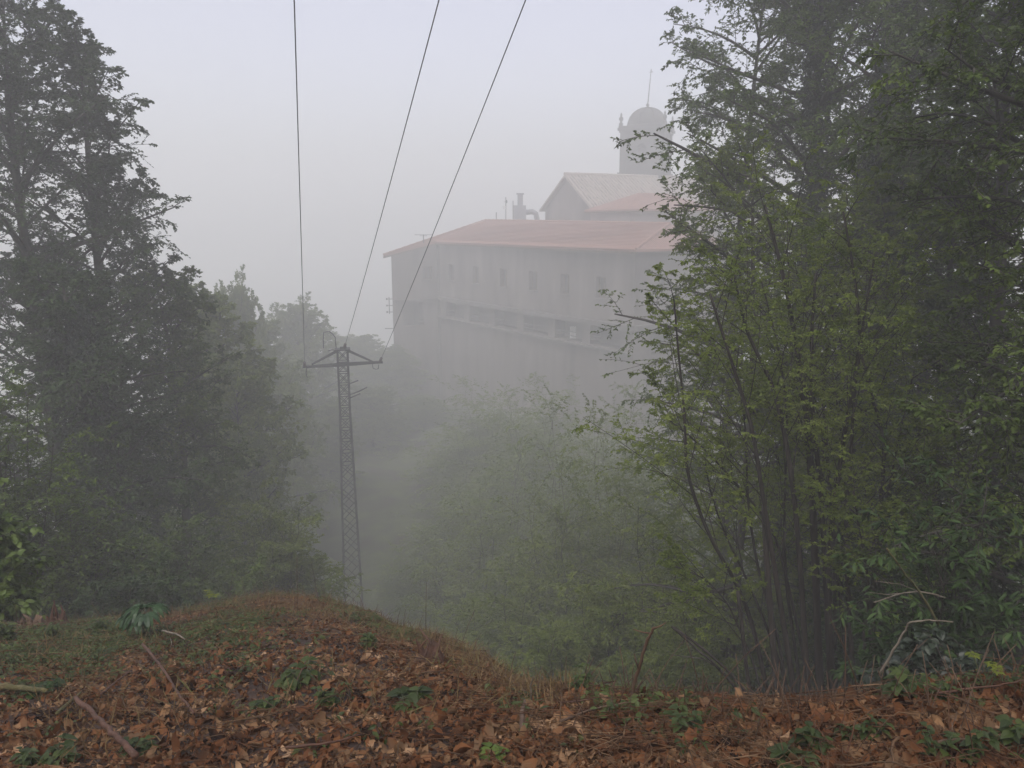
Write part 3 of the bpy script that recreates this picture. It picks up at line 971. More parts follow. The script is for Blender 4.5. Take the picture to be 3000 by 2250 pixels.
def leaf_cloud(rg, T_, per, size, wratio, spread=.35, droop=.35, near=False, geo=None, tip=2):
    """leaves alternate along twigs T_ (N,K,3)"""
    N, K, _ = T_.shape
    s = .08 + .92 * ((np.arange(per)[None] + rg.uniform(0, 1, (N, per))) / per)
    x = s * (K - 1); i = np.minimum(x.astype(int), K - 2); f = (x - i)[..., None]
    n_ = np.arange(N)[:, None]
    p = T_[n_, i] * (1 - f) + T_[n_, i + 1] * f
    T = unit(T_[n_, i + 1] - T_[n_, i])
    sd_ = unit(np.cross(T, np.array((0, 0, 1.0)) + rg.normal(0, .15, T.shape)))
    sg = np.where(np.arange(per)[None] % 2, 1.0, -1.0)[..., None] * np.ones((N, 1, 1))
    D = unit(T * .75 + sd_ * sg * .8 + rg.normal(0, spread, T.shape) - np.array((0, 0, droop)) * rg.uniform(0, 1, (N, per, 1)))
    Nn = unit(np.array((0, 0, 1.0)) + rg.normal(0, .45, T.shape))
    L = size * rg.uniform(.6, 1.25, (N, per))
    g_ = geo or Geo()
    args = (p.reshape(-1, 3), D.reshape(-1, 3), Nn.reshape(-1, 3), L.ravel(), (L * wratio).ravel())
    if near: g_.leaves(*args, curl=.5, fold=.2)
    else: g_.diamonds(*args)
    return g_


def make_tree(name, label, cat, loc, seed, H, tr, cb=.25, prof=((0, .4), (.3, 1), (.7, .8), (1, .25)), reach=4.0, n1=34, rise=(.15, .9),
              n2=7, n3=5, nl=11, size=.085, wr=.62, leaf='leaf_dark', bark='bark', droop=.12, flat=.35, lean=(0, 0), bias=None, wob=.25,
              group=None, rz=0.0, ivy=None, tip_up=.0):
    rg = np.random.default_rng(seed)
    root = thing(name, label, cat, loc, rz, group)
    K = 12
    t = np.linspace(0, 1, K)
    tk = np.stack([lean[0] * t ** 1.4 + wob * np.sin(t * 5 + rg.uniform(0, 6)) * t, lean[1] * t ** 1.4 + wob * np.sin(t * 4 + rg.uniform(0, 6)) * t, H * t - .3], 1)
    wood = Geo()
    wood.tubes(tk[None], (tr * (1.02 - t) ** .8 + .015)[None] * (1 + .5 * np.exp(-t * 18))[None], 10)
    # limbs
    s = cb + (1 - cb) * ((np.arange(n1) + rg.uniform(0, 1, n1)) / n1) ** .9
    s = np.minimum(s, .985)
    az = np.arange(n1) * 2.399 + rg.normal(0, .8, n1)
    x = s * (K - 1); i = np.minimum(x.astype(int), K - 2); f = (x - i)[:, None]
    p = tk[i] * (1 - f) + tk[i + 1] * f
    sl = (s - cb) / (1 - cb)
    L = np.interp(sl, [q[0] for q in prof], [q[1] for q in prof]) * reach * rg.uniform(.55, 1.2, n1)
    if bias is not None:
        L = L * (1 + bias[2] * (np.cos(az) * bias[0] + np.sin(az) * bias[1]))
    rs = rise[0] + (rise[1] - rise[0]) * sl + rg.normal(0, .22, n1)
    D = unit(np.stack([np.cos(az), np.sin(az), rs], 1))
    K1 = 7; t1 = np.linspace(0, 1, K1)
    Lb = p[:, None] + D[:, None] * (L[:, None, None] * t1[None, :, None])
    Lb = Lb + rg.normal(0, .05, (n1, 1, 3)) * L[:, None, None] * np.sin(t1 * pi)[None, :, None]
    Lb[..., 2] += L[:, None] * (-droop * t1 ** 2 + tip_up * t1 ** 3)
    rl = np.clip(L * .018, .012, tr * .5)
    wood.tubes(Lb, rl[:, None] * (1.05 - t1 * .85), 5, False)
    S2, s2 = side_shoots(rg, Lb, n2, .15, 1.0, 54, .50, flat, droop * .8, 5)
    wood.tubes(S2, np.full((len(S2), 1), .011) * np.linspace(1, .35, 5), 3, False)
    S3, s3 = side_shoots(rg, S2, n3, .08, 1.0, 50, .50, flat, droop * .8, 4)
    wood.tubes(S3, np.full((len(S3), 1), .006) * np.linspace(1, .4, 4), 3, False)
    tw_, _ = S2, None
    lf = leaf_cloud(rg, S3, nl, size, wr)
    leaf_cloud(rg, S2, int(nl * .8), size, wr, geo=lf)
    link('trunk', wood.mesh('trunk', True), M[bark], root)
    link('crown', lf.mesh('crown'), M[leaf], root)
    if ivy:
        iv = Geo(); n = ivy[2]
        ss = rg.uniform(ivy[0], ivy[1], n); aa = rg.uniform(0, 2 * pi, n)
        x = ss * (K - 1); i = np.minimum(x.astype(int), K - 2); f = (x - i)[:, None]
        p = tk[i] * (1 - f) + tk[i + 1] * f
        thick = (ivy[3] * (.75 + .35 * np.sin(ss * 37) * np.sin(aa * 2 + ss * 20)) * rg.uniform(.25, 1, n) ** .5)
        out = np.stack([np.cos(aa), np.sin(aa), 0 * aa], 1)
        p = p + out * (tr * (1 - ss) ** .8 + thick)[:, None]
        D = unit(out * .5 + rg.normal(0, .5, (n, 3)) - np.array((0, 0, .7)))
        iv.diamonds(p, D, unit(out + rg.normal(0, .4, (n, 3))), rg.uniform(.07, .12, n), rg.uniform(.06, .1, n))
        link('ivy', iv.mesh('ivy'), M['ivy'], root)
    return root


def make_bush(name, label, cat, loc, seed, R, H, n1=40, n2=12, n3=6, nl=13, size=.07, wr=.6, leaf='leaf_mid', near=False, bark='stembark', flat=.5, droop=.25, group=None, rz=0.0, squash=1.0, lo=.55):
    """many-stemmed shrub: stems fan out of the ground"""
    rg = np.random.default_rng(seed)
    root = thing(name, label, cat, loc, rz, group)
    az = np.arange(n1) * 2.399 + rg.normal(0, .3, n1)
    el = radians(88) - (np.arange(n1) / n1) ** .8 * radians(70) + rg.normal(0, .08, n1)
    rad_ = rg.uniform(lo, 1.0, n1)
    tip = np.stack([np.cos(az) * np.cos(el) * R, np.sin(az) * np.cos(el) * R * squash, np.sin(el) * H], 1) * rad_[:, None]
    K = 7; t = np.linspace(0, 1, K)
    b0 = np.stack([np.cos(az), np.sin(az), 0 * az], 1) * .12 * R * rg.uniform(0, 1, (n1, 1))
    P = b0[:, None] + (tip - b0)[:, None] * t[None, :, None]
    P[..., 2] += np.sin(t * pi)[None] * .12 * H * rg.uniform(.2, 1, (n1, 1)) - .2 * (1 - t)[None]
    P = P + rg.normal(0, .03, (n1, K, 3)) * R * t[None, :, None]
    wood = Geo()
    wood.tubes(P, np.full((n1, 1), min(.008 * H / 3, .020)) * np.linspace(1, .3, K), 5, False)
    S2, _ = side_shoots(rg, P, n2, .2, 1.0, 52, .45, flat, droop, 5, .15)
    wood.tubes(S2, np.full((len(S2), 1), .006) * np.linspace(1, .4, 5), 3, False)
    S3, _ = side_shoots(rg, S2, n3, .12, 1.0, 50, .5, flat, droop, 4)
    wood.tubes(S3, np.full((len(S3), 1), .0035) * np.linspace(1, .4, 4), 3, False)
    lf = leaf_cloud(rg, S3, nl, size, wr, near=near)
    leaf_cloud(rg, S2, nl, size, wr, near=near, geo=lf)
    link('stem', wood.mesh('stem', True), M[bark], root)
    link('foliage', lf.mesh('foliage'), M[leaf], root)
    return root


def place(px, Y, py=1125):
    """foot of a plant whose point at photo pixel (px,py) lies straight above it, Y metres ahead"""
    x = at(px, py, Y)[0]
    return np.array((x, Y, gz(x, Y)))


def tall(px, py, Y):
    """foot and height of a tree whose top shows at (px,py)"""
    p = place(px, Y, py)
    return p, at(px, py, Y)[2] - p[2]


def tree_to(name, label, px, py, Y, seed, tr, **kw):
    p, H = tall(px, py, Y)
    return make_tree(name, label, 'tree', p, seed, H, tr, **kw)


# --- left side
GT = 'dark trees on the left'
BE = dict(n2=11, n3=8, nl=11, size=.092, wr=.66, tip_up=.05, droop=.16, flat=.75, group=GT)
tree_to('beech_tree', 'tallest dark beech at the left edge, its top cut by the frame corner', 5, -60, 20, 11, .24, cb=.15,
        prof=((0, .8), (.35, 1), (.75, .9), (1, .55)), reach=3.6, n1=84, rise=(.25, 1.3), **BE)
tree_to('beech_tree', 'dark beech with layered sprays against the sky, second from the left edge', 232, 135, 21, 12, .22, cb=.15,
        prof=((0, .95), (.4, 1), (.75, .86), (1, .5)), reach=2.75, n1=84, rise=(.2, 1.3), **BE)
tree_to('beech_tree', 'lower dark beech spreading right toward the pylon, in front of pale trees', 470, 800, 22, 13, .17, cb=.1,
        prof=((0, .8), (.35, 1), (.7, .9), (1, .6)), reach=2.15, n1=66, leaf='leaf_mid', rise=(.15, 1.0), **BE)
tree_to('ivy_tree', 'dark ivy wrapped tree in the deepest shade at the left', 200, 800, 17, 14, .22, cb=.15,
        prof=((0, .8), (.4, 1), (.8, .8), (1, .4)), reach=2.2, n1=50, leaf='leaf_dark', ivy=(.02, .97, 16000, .55), rise=(.2, 1.0), **BE)
def bush_to(name, label, px, py, Y, seed, R, n1=48, rz=0.0, lo=.3, **kw):
    """shrub whose top shows at photo pixel (px,py)"""
    loc = place(px, Y, py)
    H = max(.5, at(px, py, Y)[2] - loc[2])
    return make_bush(name, label, 'shrub', loc, seed, R, H, n1, rz=rz, lo=lo, **kw)


GL = 'shrubs below the left trees'
bush_to('bright_shrub', 'large pale green shrub at the right end of the left shrubs, beside the pylon', 800, 1400, 20, 21, 2.3, 56, leaf='leaf_spring', size=.075, group=GL)
bush_to('shrub', 'dull green shrub under the lower beech, left of the pale green shrub', 560, 1480, 16, 22, 2.2, 44, leaf='leaf_mid', size=.08, group=GL)
bush_to('shrub', 'dark shrub under the ivy wrapped tree, near the left edge', 210, 1420, 13, 23, 1.7, 44, leaf='leaf_mid', size=.075, group=GL)
bush_to('shrub', 'low dark shrub just behind the brow, behind the dark drooping herb', 400, 1620, 11.5, 24, 1.6, 40, leaf='leaf_dark', size=.065, group=GL)
bush_to('bright_shrub', 'bright yellow green shrub cut by the left edge just behind the brow', -120, 1430, 7.2, 25, .62, 34, leaf='leaf_bright', size=.075, group=GL, near=True)
bush_to('shrub', 'leafy green sapling at the left edge, its sprays in front of the dark trees', -60, 1020, 11.5, 26, 1.25, 40, leaf='leaf_mid', size=.07, group=GL)

GB = 'pale trees in the fog behind the pylon'


def bg_tree(label, px, py, Y, seed, reach, leaf='leaf_spring', src=None, n1=110, size=.19, **kw):
    loc, H = tall(px, py, Y)
    if src is not None:
        o, h = src
        return dup(o, loc, seed * 1.3, (reach, reach, H / h), label, GB), h
    return make_tree('hazy_tree', label, 'tree', loc, seed, H, .2, cb=.03, prof=((0, 1.1), (.4, 1.05), (.75, .95), (1, .65)), reach=reach, n1=n1, n2=10, n3=8, nl=11, size=size,
                     leaf=leaf, group=GB, tip_up=.05, droop=.15, flat=.8, rise=(.2, 1.2), **kw), H


tA = bg_tree('hazy green tree touching the right side of the lower beech', 640, 905, 33, 31, 3.4)
tB = bg_tree('pale tree with a ragged top behind the left wire', 880, 930, 76, 32, 4.4)
bg_tree('hazy tree between the beeches and the pale ragged tree', 760, 965, 58, 33, 1.3, src=tA)
bg_tree('hazy narrow tree with tufted tip at the edge of the beech crown', 705, 905, 52, 34, .55, src=tB)
bg_tree('faintest tree, right behind the head of the pylon', 1035, 1000, 105, 35, 1.5, src=tB)
bg_tree('faint tree low in the fog against the left wall of the long building', 1125, 1030, 100, 36, 1.6, src=tA)
bg_tree('soft green tree in the fog below the hazy trees, left of the pylon', 690, 1130, 30, 37, .6, src=tA)
bg_tree('dull tree low at the foot of the slope left of the pylon base', 800, 1150, 50, 38, .8, src=tB)

bg_tree('faint low tree at the foot of the long building, right of the pylon', 1240, 1165, 88, 39, 1.0, src=tA)
bg_tree('soft low tree in the fog between the pylon and the drainpipe corner', 1090, 1150, 80, 40, .9, src=tB)
bg_tree('hazy low tree behind the middle of the pylon shaft', 960, 1190, 66, 41, .8, src=tA)

GC = 'shrubs on the slope below the long building'
sA = bush_to('slope_shrub', 'hazy shrub nearest the coppice stems, left of them on the slope', 1940, 1480, 15.5, 41, 2.4, 56, leaf='leaf_spring', size=.085, group=GC)
sB = bush_to('slope_shrub', 'tall hazy shrub in the middle of the slope below the gallery', 1690, 1130, 36, 42, 4.6, 60, leaf='leaf_spring', size=.15, group=GC)
sAH = tall(1940, 1480, 15.5)[1]
sBH = tall(1690, 1130, 36)[1]


def slope(label, px, py, Y, src, sc, rz):
    loc, H = tall(px, py, Y)
    h = sAH if src is sA else sBH
    dup(src, loc, rz, (sc, sc, H / h), label, GC)


slope('faint round shrub against the wall right of the drainpipe', 1430, 1085, 64, sB, 1.15, 1.0)
slope('faint shrub below the pale door in the gallery', 1600, 1060, 60, sB, 1.0, 2.2)
slope('faint shrub under the right end of the gallery', 1800, 1075, 48, sB, 1.0, 3.1)
slope('hazy shrub in the valley to the right of the pylon foot', 1370, 1330, 46, sB, .9, 4.0)
slope('dim shrub low on the slope under the round faint shrub', 1500, 1400, 38, sB, .8, 5.0)
slope('hazy green shrub rising left of the hazel crown', 1850, 1140, 27, sB, .75, .4)
slope('green shrub half way between pylon and hazel stems', 1700, 1450, 24, sA, 1.3, 1.5)
slope('dark low shrub beyond the notch in the brow', 1520, 1700, 21, sA, 1.2, 2.5)
slope('low shrub directly left of the upright broken stick', 1760, 1720, 15, sA, .85, 3.5)
slope('low leafy shrub between the broken stick and the coppice', 2010, 1740, 12, sA, .6, 4.6)
slope('dim shrub deep in the fog right of the pylon shaft', 1230, 1560, 44, sB, .7, 5.6)
slope('hazy shrub behind the coppice stems', 2250, 1420, 19, sA, 1.1, .9)
slope('hazy shrub seen between the right coppice stems', 2520, 1380, 16, sA, 1.0, 2.0)

slope('soft green shrub mass under the middle of the gallery', 1560, 1120, 52, sB, 1.2, .3)
slope('soft green shrub at the foot of the drainpipe corner', 1380, 1210, 60, sB, 1.3, 1.9)
slope('pale shrub in the fog between the valley gap and the gallery shrubs', 1460, 1240, 42, sB, 1.0, 3.3)
slope('green shrub filling the slope left of the hazel crown, lower one', 1790, 1300, 25, sB, .7, 2.7)
slope('green shrub in the middle of the slope above the dark low shrub', 1590, 1420, 29, sA, 1.6, 4.1)
slope('dim green shrub at the right rim of the valley gap', 1390, 1520, 34, sA, 1.8, 5.3)
slope('dim shrub just over the notch in the brow', 1400, 1750, 24, sA, 1.2, .8)
slope('low green shrub behind the crest, below the slope shrubs', 1640, 1830, 14, sA, .75, 1.9)
slope('hazy shrub under the red roof corner at the right', 1950, 1100, 36, sB, .9, 4.4)

# --- right side
GR = 'tall trees on the right'
tree_to('ivy_tree', 'tall tree with ivy dark trunk, the left one of two, over the tower', 2440, -420, 19, 51, .27, cb=.34,
          prof=((0, .75), (.25, 1), (.7, .8), (1, .3)), reach=4.4, n1=80, n2=11, n3=7, nl=12, size=.095, leaf='leaf_mid', droop=.12, flat=.75, rise=(.15, .95), bias=(-1, -.1, .15),
          ivy=(.25, .93, 12000, .30), group=GR)
tree_to('ivy_tree', 'tall tree with the thickest ivy dark trunk, right of the other ivy trunk', 2650, -420, 16.5, 52, .30, cb=.36,
          prof=((0, .8), (.3, 1), (.7, .8), (1, .3)), reach=3.2, n1=66, n2=10, n3=7, nl=12, size=.09, leaf='leaf_mid', droop=.12, flat=.75, rise=(.15, .95), ivy=(.25, .97, 15000, .40), group=GR)
tree_to('maple_tree', 'dense green tree filling the upper right corner', 3080, -300, 12, 53, .18, cb=.12,
          prof=((0, .9), (.4, 1), (.8, .8), (1, .4)), reach=2.6, n1=70, n2=10, n3=7, nl=12, size=.085, leaf='leaf_mid', droop=.1, rise=(.15, .95), group=GR)
tree_to('maple_tree', 'dark leafy tree at the right edge behind the laurel', 2860, 360, 13.5, 54, .14, cb=.08,
          prof=((0, .8), (.35, 1), (.75, .8), (1, .3)), reach=2.3, n1=60, n2=10, n3=7, nl=12, size=.085, leaf='leaf_dark', droop=.1, rise=(.15, .95), group=GR)
tree_to('lime_tree', 'pale spring green tree reaching left in front of the red roof', 2230, 430, 15, 55, .10, cb=.22,
          prof=((0, .7), (.4, 1), (.7, .95), (1, .35)), reach=2.5, n1=50, n2=10, n3=6, nl=14, size=.060, leaf='leaf_spring', droop=.12, rise=(.15, .95), bias=(-1, 0, .22), group=GR)
tree_to('lime_tree', 'green tree between the two ivy trunks and the hazel crown', 2560, 520, 14, 56, .10, cb=.25,
          prof=((0, .7), (.4, 1), (.7, .95), (1, .35)), reach=2.2, n1=50, n2=10, n3=6, nl=14, size=.060, leaf='leaf_spring', droop=.12, rise=(.15, .95), group=GR)
tree_to('maple_tree', 'tall dark tree between the thickest ivy trunk and the right edge', 2870, -350, 18, 59, .2, cb=.15,
          prof=((0, .9), (.4, 1), (.8, .9), (1, .5)), reach=3.0, n1=80, n2=10, n3=7, nl=12, size=.095, leaf='leaf_mid', droop=.12, flat=.7, rise=(.15, .95), group=GR)
tree_to('maple_tree', 'green tree behind the left ivy trunk, its sprays left against the sky', 2225, -120, 23, 60, .18, cb=.2,
          prof=((0, .9), (.4, 1), (.8, .9), (1, .5)), reach=3.1, n1=80, n2=10, n3=7, nl=12, size=.09, leaf='leaf_mid', droop=.12, flat=.6, rise=(.15, .95), group=GR)
tree_to('maple_tree', 'nearest dark tree overhanging the upper right edge, its trunk outside the picture', 3420, -900, 7.5, 64, .17, cb=.2,
          prof=((0, .9), (.4, 1), (.8, .9), (1, .5)), reach=2.15, n1=76, n2=10, n3=7, nl=12, size=.062, leaf='leaf_mid', droop=.12, flat=.75, rise=(.15, .95), group=GR)
bush_to('shrub', 'dark green thicket behind the laurel at the right edge', 2960, 1150, 9.0, 57, 1.7, 46, leaf='leaf_dark', size=.06, group='right thicket')
bush_to('shrub', 'dark thicket between the laurel and the coppice stems', 2700, 1230, 10.5, 58, 1.25, 40, leaf='leaf_dark', size=.06, group='right thicket')

# --- hazel coppice: one plant, every stem a part, stems drawn through the sight lines of the photo
cop = place(2400, 8.6)
hz = thing('hazel_coppice', 'many stemmed hazel coppice with thin fanning trunks and sparse spring leaves', 'shrub', cop)
stems = [
    ([(2262, 2110), (2215, 1850), (2154, 1696), (2082, 1587), (2006, 1385), (2010, 1247), (1988, 1045), (1975, 880)], 8.9, .040),
    ([(2282, 2110), (2262, 1850), (2246, 1650), (2238, 1479)], 8.4, .052),
    ([(2340, 2120), (2315, 1950), (2263, 1623), (2232, 1440), (2205, 1250), (2140, 1050), (2080, 860)], 8.5, .052),
    ([(2375, 2120), (2364, 1985), (2339, 1551), (2306, 1298), (2263, 1117), (2183, 972), (2150, 800)], 8.7, .058),
    ([(2415, 2120), (2400, 2021), (2386, 1551), (2368, 1247), (2350, 1117), (2332, 1008), (2300, 820), (2240, 600)], 9.0, .075),
    ([(2440, 2120), (2432, 1985), (2420, 1700), (2402, 1400), (2378, 1200), (2376, 1000), (2390, 800)], 9.3, .060),
    ([(2460, 2120), (2436, 1985), (2422, 1623), (2455, 1406), (2476, 1240), (2516, 1081), (2523, 972), (2500, 780), (2470, 620)], 8.8, .050),
    ([(2520, 2120), (2502, 2021), (2480, 1696), (2476, 1515), (2494, 1334), (2498, 1200), (2520, 1000), (2560, 760)], 8.6, .048),
    ([(2552, 2120), (2552, 1985), (2559, 1623), (2574, 1515), (2592, 1370), (2588, 1262), (2540, 1120), (2516, 1000)], 8.9, .050),
    ([(2215, 2100), (2190, 1985), (2162, 1732)], 8.2, .036),
    ([(2310, 2110), (2290, 1900), (2222, 1680), (2190, 1480), (2185, 1250), (2165, 1130)], 9.6, .034),
    ([(2470, 2110), (2478, 1900), (2440, 1580), (2410, 1380), (2350, 1230), (2280, 1150)], 9.8, .036),
    ([(2230, 2100), (2150, 1980), (2060, 1900), (1974, 1838)], 8.0, .024),
    ([(2390, 2110), (2330, 1800), (2270, 1550), (2160, 1420), (2060, 1310), (1960, 1230)], 9.4, .030),
    ([(2540, 2110), (2530, 1900), (2545, 1700), (2520, 1560), (2500, 1440)], 8.3, .040),
    ([(2450, 2110), (2446, 1800), (2440, 1500), (2405, 1150), (2440, 900), (2500, 700)], 10.2, .045),
    ([(2325, 2110), (2290, 1950), (2200, 1720), (2120, 1560), (2075, 1420), (2060, 1300)], 9.9, .030),
    ([(2355, 2110), (2330, 1900), (2300, 1700), (2296, 1480), (2310, 1250), (2290, 1050), (2230, 820)], 9.7, .034),
    ([(2490, 2110), (2470, 1850), (2462, 1650), (2478, 1450), (2470, 1300), (2440, 1100)], 9.5, .032),
    ([(2575, 2110), (2580, 1850), (2570, 1650), (2600, 1450), (2640, 1250), (2680, 1080)], 9.2, .034),
    ([(2250, 2110), (2205, 1930), (2130, 1760), (2060, 1690), (1950, 1650)], 8.8, .022),
]
lines = []
for si, (pix, Y, r) in enumerate(stems):
    Pw = np.array([at(a, b, Y + .25 * np.sin(si * 2.1) * (k_ / 6)) for k_, (a, b) in enumerate(pix)])
    # start in the ground
    g0 = gz(Pw[0, 0], Pw[0, 1])
    foot = np.array((Pw[0, 0], Pw[0, 1], min(g0, Pw[0, 2]) - .15))
    if Pw[0, 2] > g0: Pw = np.vstack([foot, Pw])
    tt = np.linspace(0, len(Pw) - 1, 26)
    Q = np.stack([np.interp(tt, np.arange(len(Pw)), Pw[:, i]) for i in range(3)], 1)
    for _ in range(2): Q[1:-1] = (Q[:-2] + 2 * Q[1:-1] + Q[2:]) / 4
    Q = Q - cop
    q = Geo(); q.tubes(Q[None], (r * .74 * np.linspace(1.1, .32 if len(pix) > 4 else .8, 26))[None] * rng.uniform(.94, 1.06, (1, 26)), 8)
    link('stem', q.mesh('stem', True), M['stembark'], hz)
    if len(pix) > 4: lines.append(Q)
lines = np.array(lines)
rg = np.random.default_rng(77)
B1, _ = side_shoots(rg, lines, 12, .42, 1.0, 40, .34, 1.2, .05, 6, .12)
q = Geo(); q.tubes(B1, np.full((len(B1), 1), .0062) * np.linspace(1, .3, 6), 4, False)
B2_, _ = side_shoots(rg, B1, 7, .15, 1.0, 45, .42, .6, .10, 5)
q.tubes(B2_, np.full((len(B2_), 1), .0028) * np.linspace(1, .4, 5), 3, False)
B3, _ = side_shoots(rg, B2_, 4, .2, 1.0, 45, .45, .5, .10, 4)
q.tubes(B3, np.full((len(B3), 1), .0016) * np.linspace(1, .4, 4), 3, False)
link('branch', q.mesh('branch', True), M['stembark'], hz)
lf = leaf_cloud(rg, B3, 13, .038, .62)
leaf_cloud(rg, B2_, 12, .038, .62, geo=lf)
link('foliage', lf.mesh('foliage'), M['leaf_hazel'], hz)

# --- laurel
bush_to('laurel', 'glossy long leaved laurel shrub at the right, standing on the brow', 2830, 1270, 5.6, 61, .78, 34, leaf='laurel', size=.09, wr=.28, near=True, droop=.12, n2=6, n3=3, nl=8)

# ------------------------------------------------------------------ forest floor
def nrm_at(x, y, e=.05):
    gx = (ground_z(x + e, y, False) - ground_z(x - e, y, False)) / (2 * e)
    gy = (ground_z(x, y + e, False) - ground_z(x, y - e, False)) / (2 * e)
    return unit(np.stack([-gx, -gy, np.ones_like(gx)], -1))


def scatter(rg, n, az0, az1, r0, beyond=.9, power=1.0):
    az = rg.uniform(az0, az1, n)
    rb = np.interp(az, _az, _rb) + beyond
    u = rg.uniform(0, 1, n) ** power
    r = np.sqrt(r0 ** 2 + u * (rb ** 2 - r0 ** 2))
    return r * np.sin(az), r * np.cos(az), r, az


rg = np.random.default_rng(101)
AZL, AZR = radians(-37), radians(37)
lg_ = Geo()
for n, pw, sz, lift, tl, zl, zr in ((52000, 0.9, .036, .011, .32, -37, 37), (34000, 2.0, .032, .018, .42, -37, 37), (12000, 3.0, .038, .026, .55, -37, 37), (1500, 3.2, .058, .024, .22, -37, 37),
                                    (26000, 1.2, .042, .016, .36, -100, -37), (12000, 1.2, .042, .016, .36, 37, 100)):
    x, y, r, az = scatter(rg, n, radians(zl), radians(zr), .7 if abs(zl) > 37 or zr > 37 else 1.2, power=pw)
    z = ground_z(x, y)
    N0 = nrm_at(x, y)
    Nn = unit(N0 + rg.normal(0, tl, (n, 3)))
    D = unit(np.cross(Nn, rg.normal(0, 1, (n, 3))))
    L = np.minimum(sz * np.exp(rg.normal(0, .38, n)), .10) * np.interp(r, [3.0, 5.5], [1, .58])
    W = L * rg.uniform(.34, .68, n)
    B = np.stack([x, y, z + rg.uniform(.002, lift, n)], 1) - D * L[:, None] / 2
    lg_.leaves(B, D, Nn, L, W, curl=rg.normal(.2, 1.0, n), fold=rg.normal(.1, .5, n), twist=rg.normal(0, .7, n), prof=(.05, .55, .95, 1.0, .82, .40, .02), wave=.16)
tag(link('leaf_litter', lg_.mesh('leaf_litter', True), M['litter']), 'brown and russet dead leaves covering the bank in the foreground', 'leaf litter', kind='stuff')

M['straw'] = leaf_mat('straw_and_twigs', [(.018, .009, .006), (.060, .028, .015), (.10, .046, .024), (.07, .045, .027), (.14, .080, .043), (.22, .14, .08)], 0, .75, 4.0, .15)
tg = Geo()
n = 4000
x, y, r, az = scatter(rg, n, AZL, AZR, 1.45, power=1.5)
K = 5
t = np.linspace(-.5, .5, K)
th = rg.uniform(0, 2 * pi, n)
Lt = np.exp(rg.normal(-1.7, .55, n))
P = np.stack([x, y, np.zeros(n)], 1)[:, None] + np.stack([np.cos(th), np.sin(th), 0 * th], 1)[:, None] * (Lt[:, None, None] * t[None, :, None])
P = P + rg.normal(0, .05, (n, K, 3)) * Lt[:, None, None]
P[..., 2] = ground_z(P[..., 0], P[..., 1]) + .03 + np.abs(rg.normal(0, .018, (n, 1))) + t[None] * rg.normal(0, .10, (n, 1)) * Lt[:, None]
tg.tubes(P, (np.exp(rg.normal(-6.75, .42, n))[:, None] * np.linspace(1.1, .6, K)), 4)
tag(link('twig_litter', tg.mesh('twig_litter', True), M['straw']), 'thin fallen twigs strewn over the dead leaves', 'twigs', kind='stuff')

# dry stalks standing out of the leaves, most of them along the crest of the bank
st = Geo(); n = 620
x, y, r, az = scatter(rg, n, AZL, AZR, 2.2, beyond=.35, power=.35)
hh = np.exp(rg.normal(-2.35, .5, n))
lean = rg.normal(0, .28, (n, 2))
t = np.linspace(0, 1, 4)
P = np.stack([x[:, None] + lean[:, :1] * hh[:, None] * t ** 1.5, y[:, None] + lean[:, 1:] * hh[:, None] * t ** 1.5, ground_z(x, y)[:, None] + hh[:, None] * t], -1)
st.tubes(P, np.full((n, 1), .0026) * np.linspace(1, .5, 4), 4)
tag(link('dry_stalks', st.mesh('dry_stalks', True), M['deadwood']), 'short dry stalks standing along the crest of the leafy bank', 'stalks', kind='stuff')

# dry grass and brown tufts over the mound
gr_ = Geo(); n = 16000
x, y, r, az = scatter(rg, n, radians(-34), radians(6), 2.6, beyond=.3, power=.8)
keep = (np.sin(1.7 * x + .6) * np.sin(1.9 * y) + rg.normal(0, .5, n)) > -.1
x, y = x[keep], y[keep]; n = len(x)
D = unit(np.stack([rg.normal(0, .8, n), rg.normal(0, .8, n), np.ones(n) * .7], 1))
gr_.leaves(np.stack([x, y, ground_z(x, y)], 1), D, rg.normal(0, 1, (n, 3)), rg.uniform(.05, .16, n), rg.uniform(.003, .006, n), curl=rg.uniform(0, 1.4, n), prof=(1, .8, .02))
M['drygrass'] = leaf_mat('dry_grass', [(.08, .045, .022), (.15, .09, .042), (.20, .14, .065), (.11, .12, .04)], .2, .7, 2, .2)
tag(link('dry_grass', gr_.mesh('dry_grass'), M['drygrass']), 'sparse dry grass blades among the leaves on the mound', 'grass', kind='stuff')

# low green ground cover
gc_ = Geo()
def herbs(n, az0, az1, r0, beyond, power, dens, size, per=9, spread=.075, hmax=.08):
    x, y, r, az = scatter(rg, n, az0, az1, r0, beyond, power)
    m = dens(x, y, r, az) > rg.uniform(0, 1, n)
    x, y = x[m], y[m]; n = len(x)
    a = rg.uniform(0, 2 * pi, (n, per)); d = spread * rg.uniform(.1, 1, (n, per)) ** .7
    bx = x[:, None] + d * np.cos(a); by = y[:, None] + d * np.sin(a)
    bz = ground_z(bx, by) + hmax * rg.uniform(.15, 1, (n, per)) * rg.uniform(.5, 1.2, (n, 1))
    D = np.stack([np.cos(a) + rg.normal(0, .3, a.shape), np.sin(a) + rg.normal(0, .3, a.shape), rg.normal(.1, .3, a.shape)], -1)
    Nn = np.array((0, 0, 1.0)) + rg.normal(0, .35, D.shape)
    L = size * rg.uniform(.6, 1.4, (n, per))
    gc_.leaves(np.stack([bx, by, bz], -1).reshape(-1, 3), D.reshape(-1, 3), Nn.reshape(-1, 3), L.ravel(), (L * .55).ravel(), curl=.6, fold=.25, prof=(.1, .9, .7, .02))
    k = np.stack([np.stack([x, y, ground_z(x, y)], 1).repeat(per, 0), np.stack([bx, by, bz], -1).reshape(-1, 3)], 1)
    gc_.tubes(k, np.full((len(k), 2), .0012), 3, False)


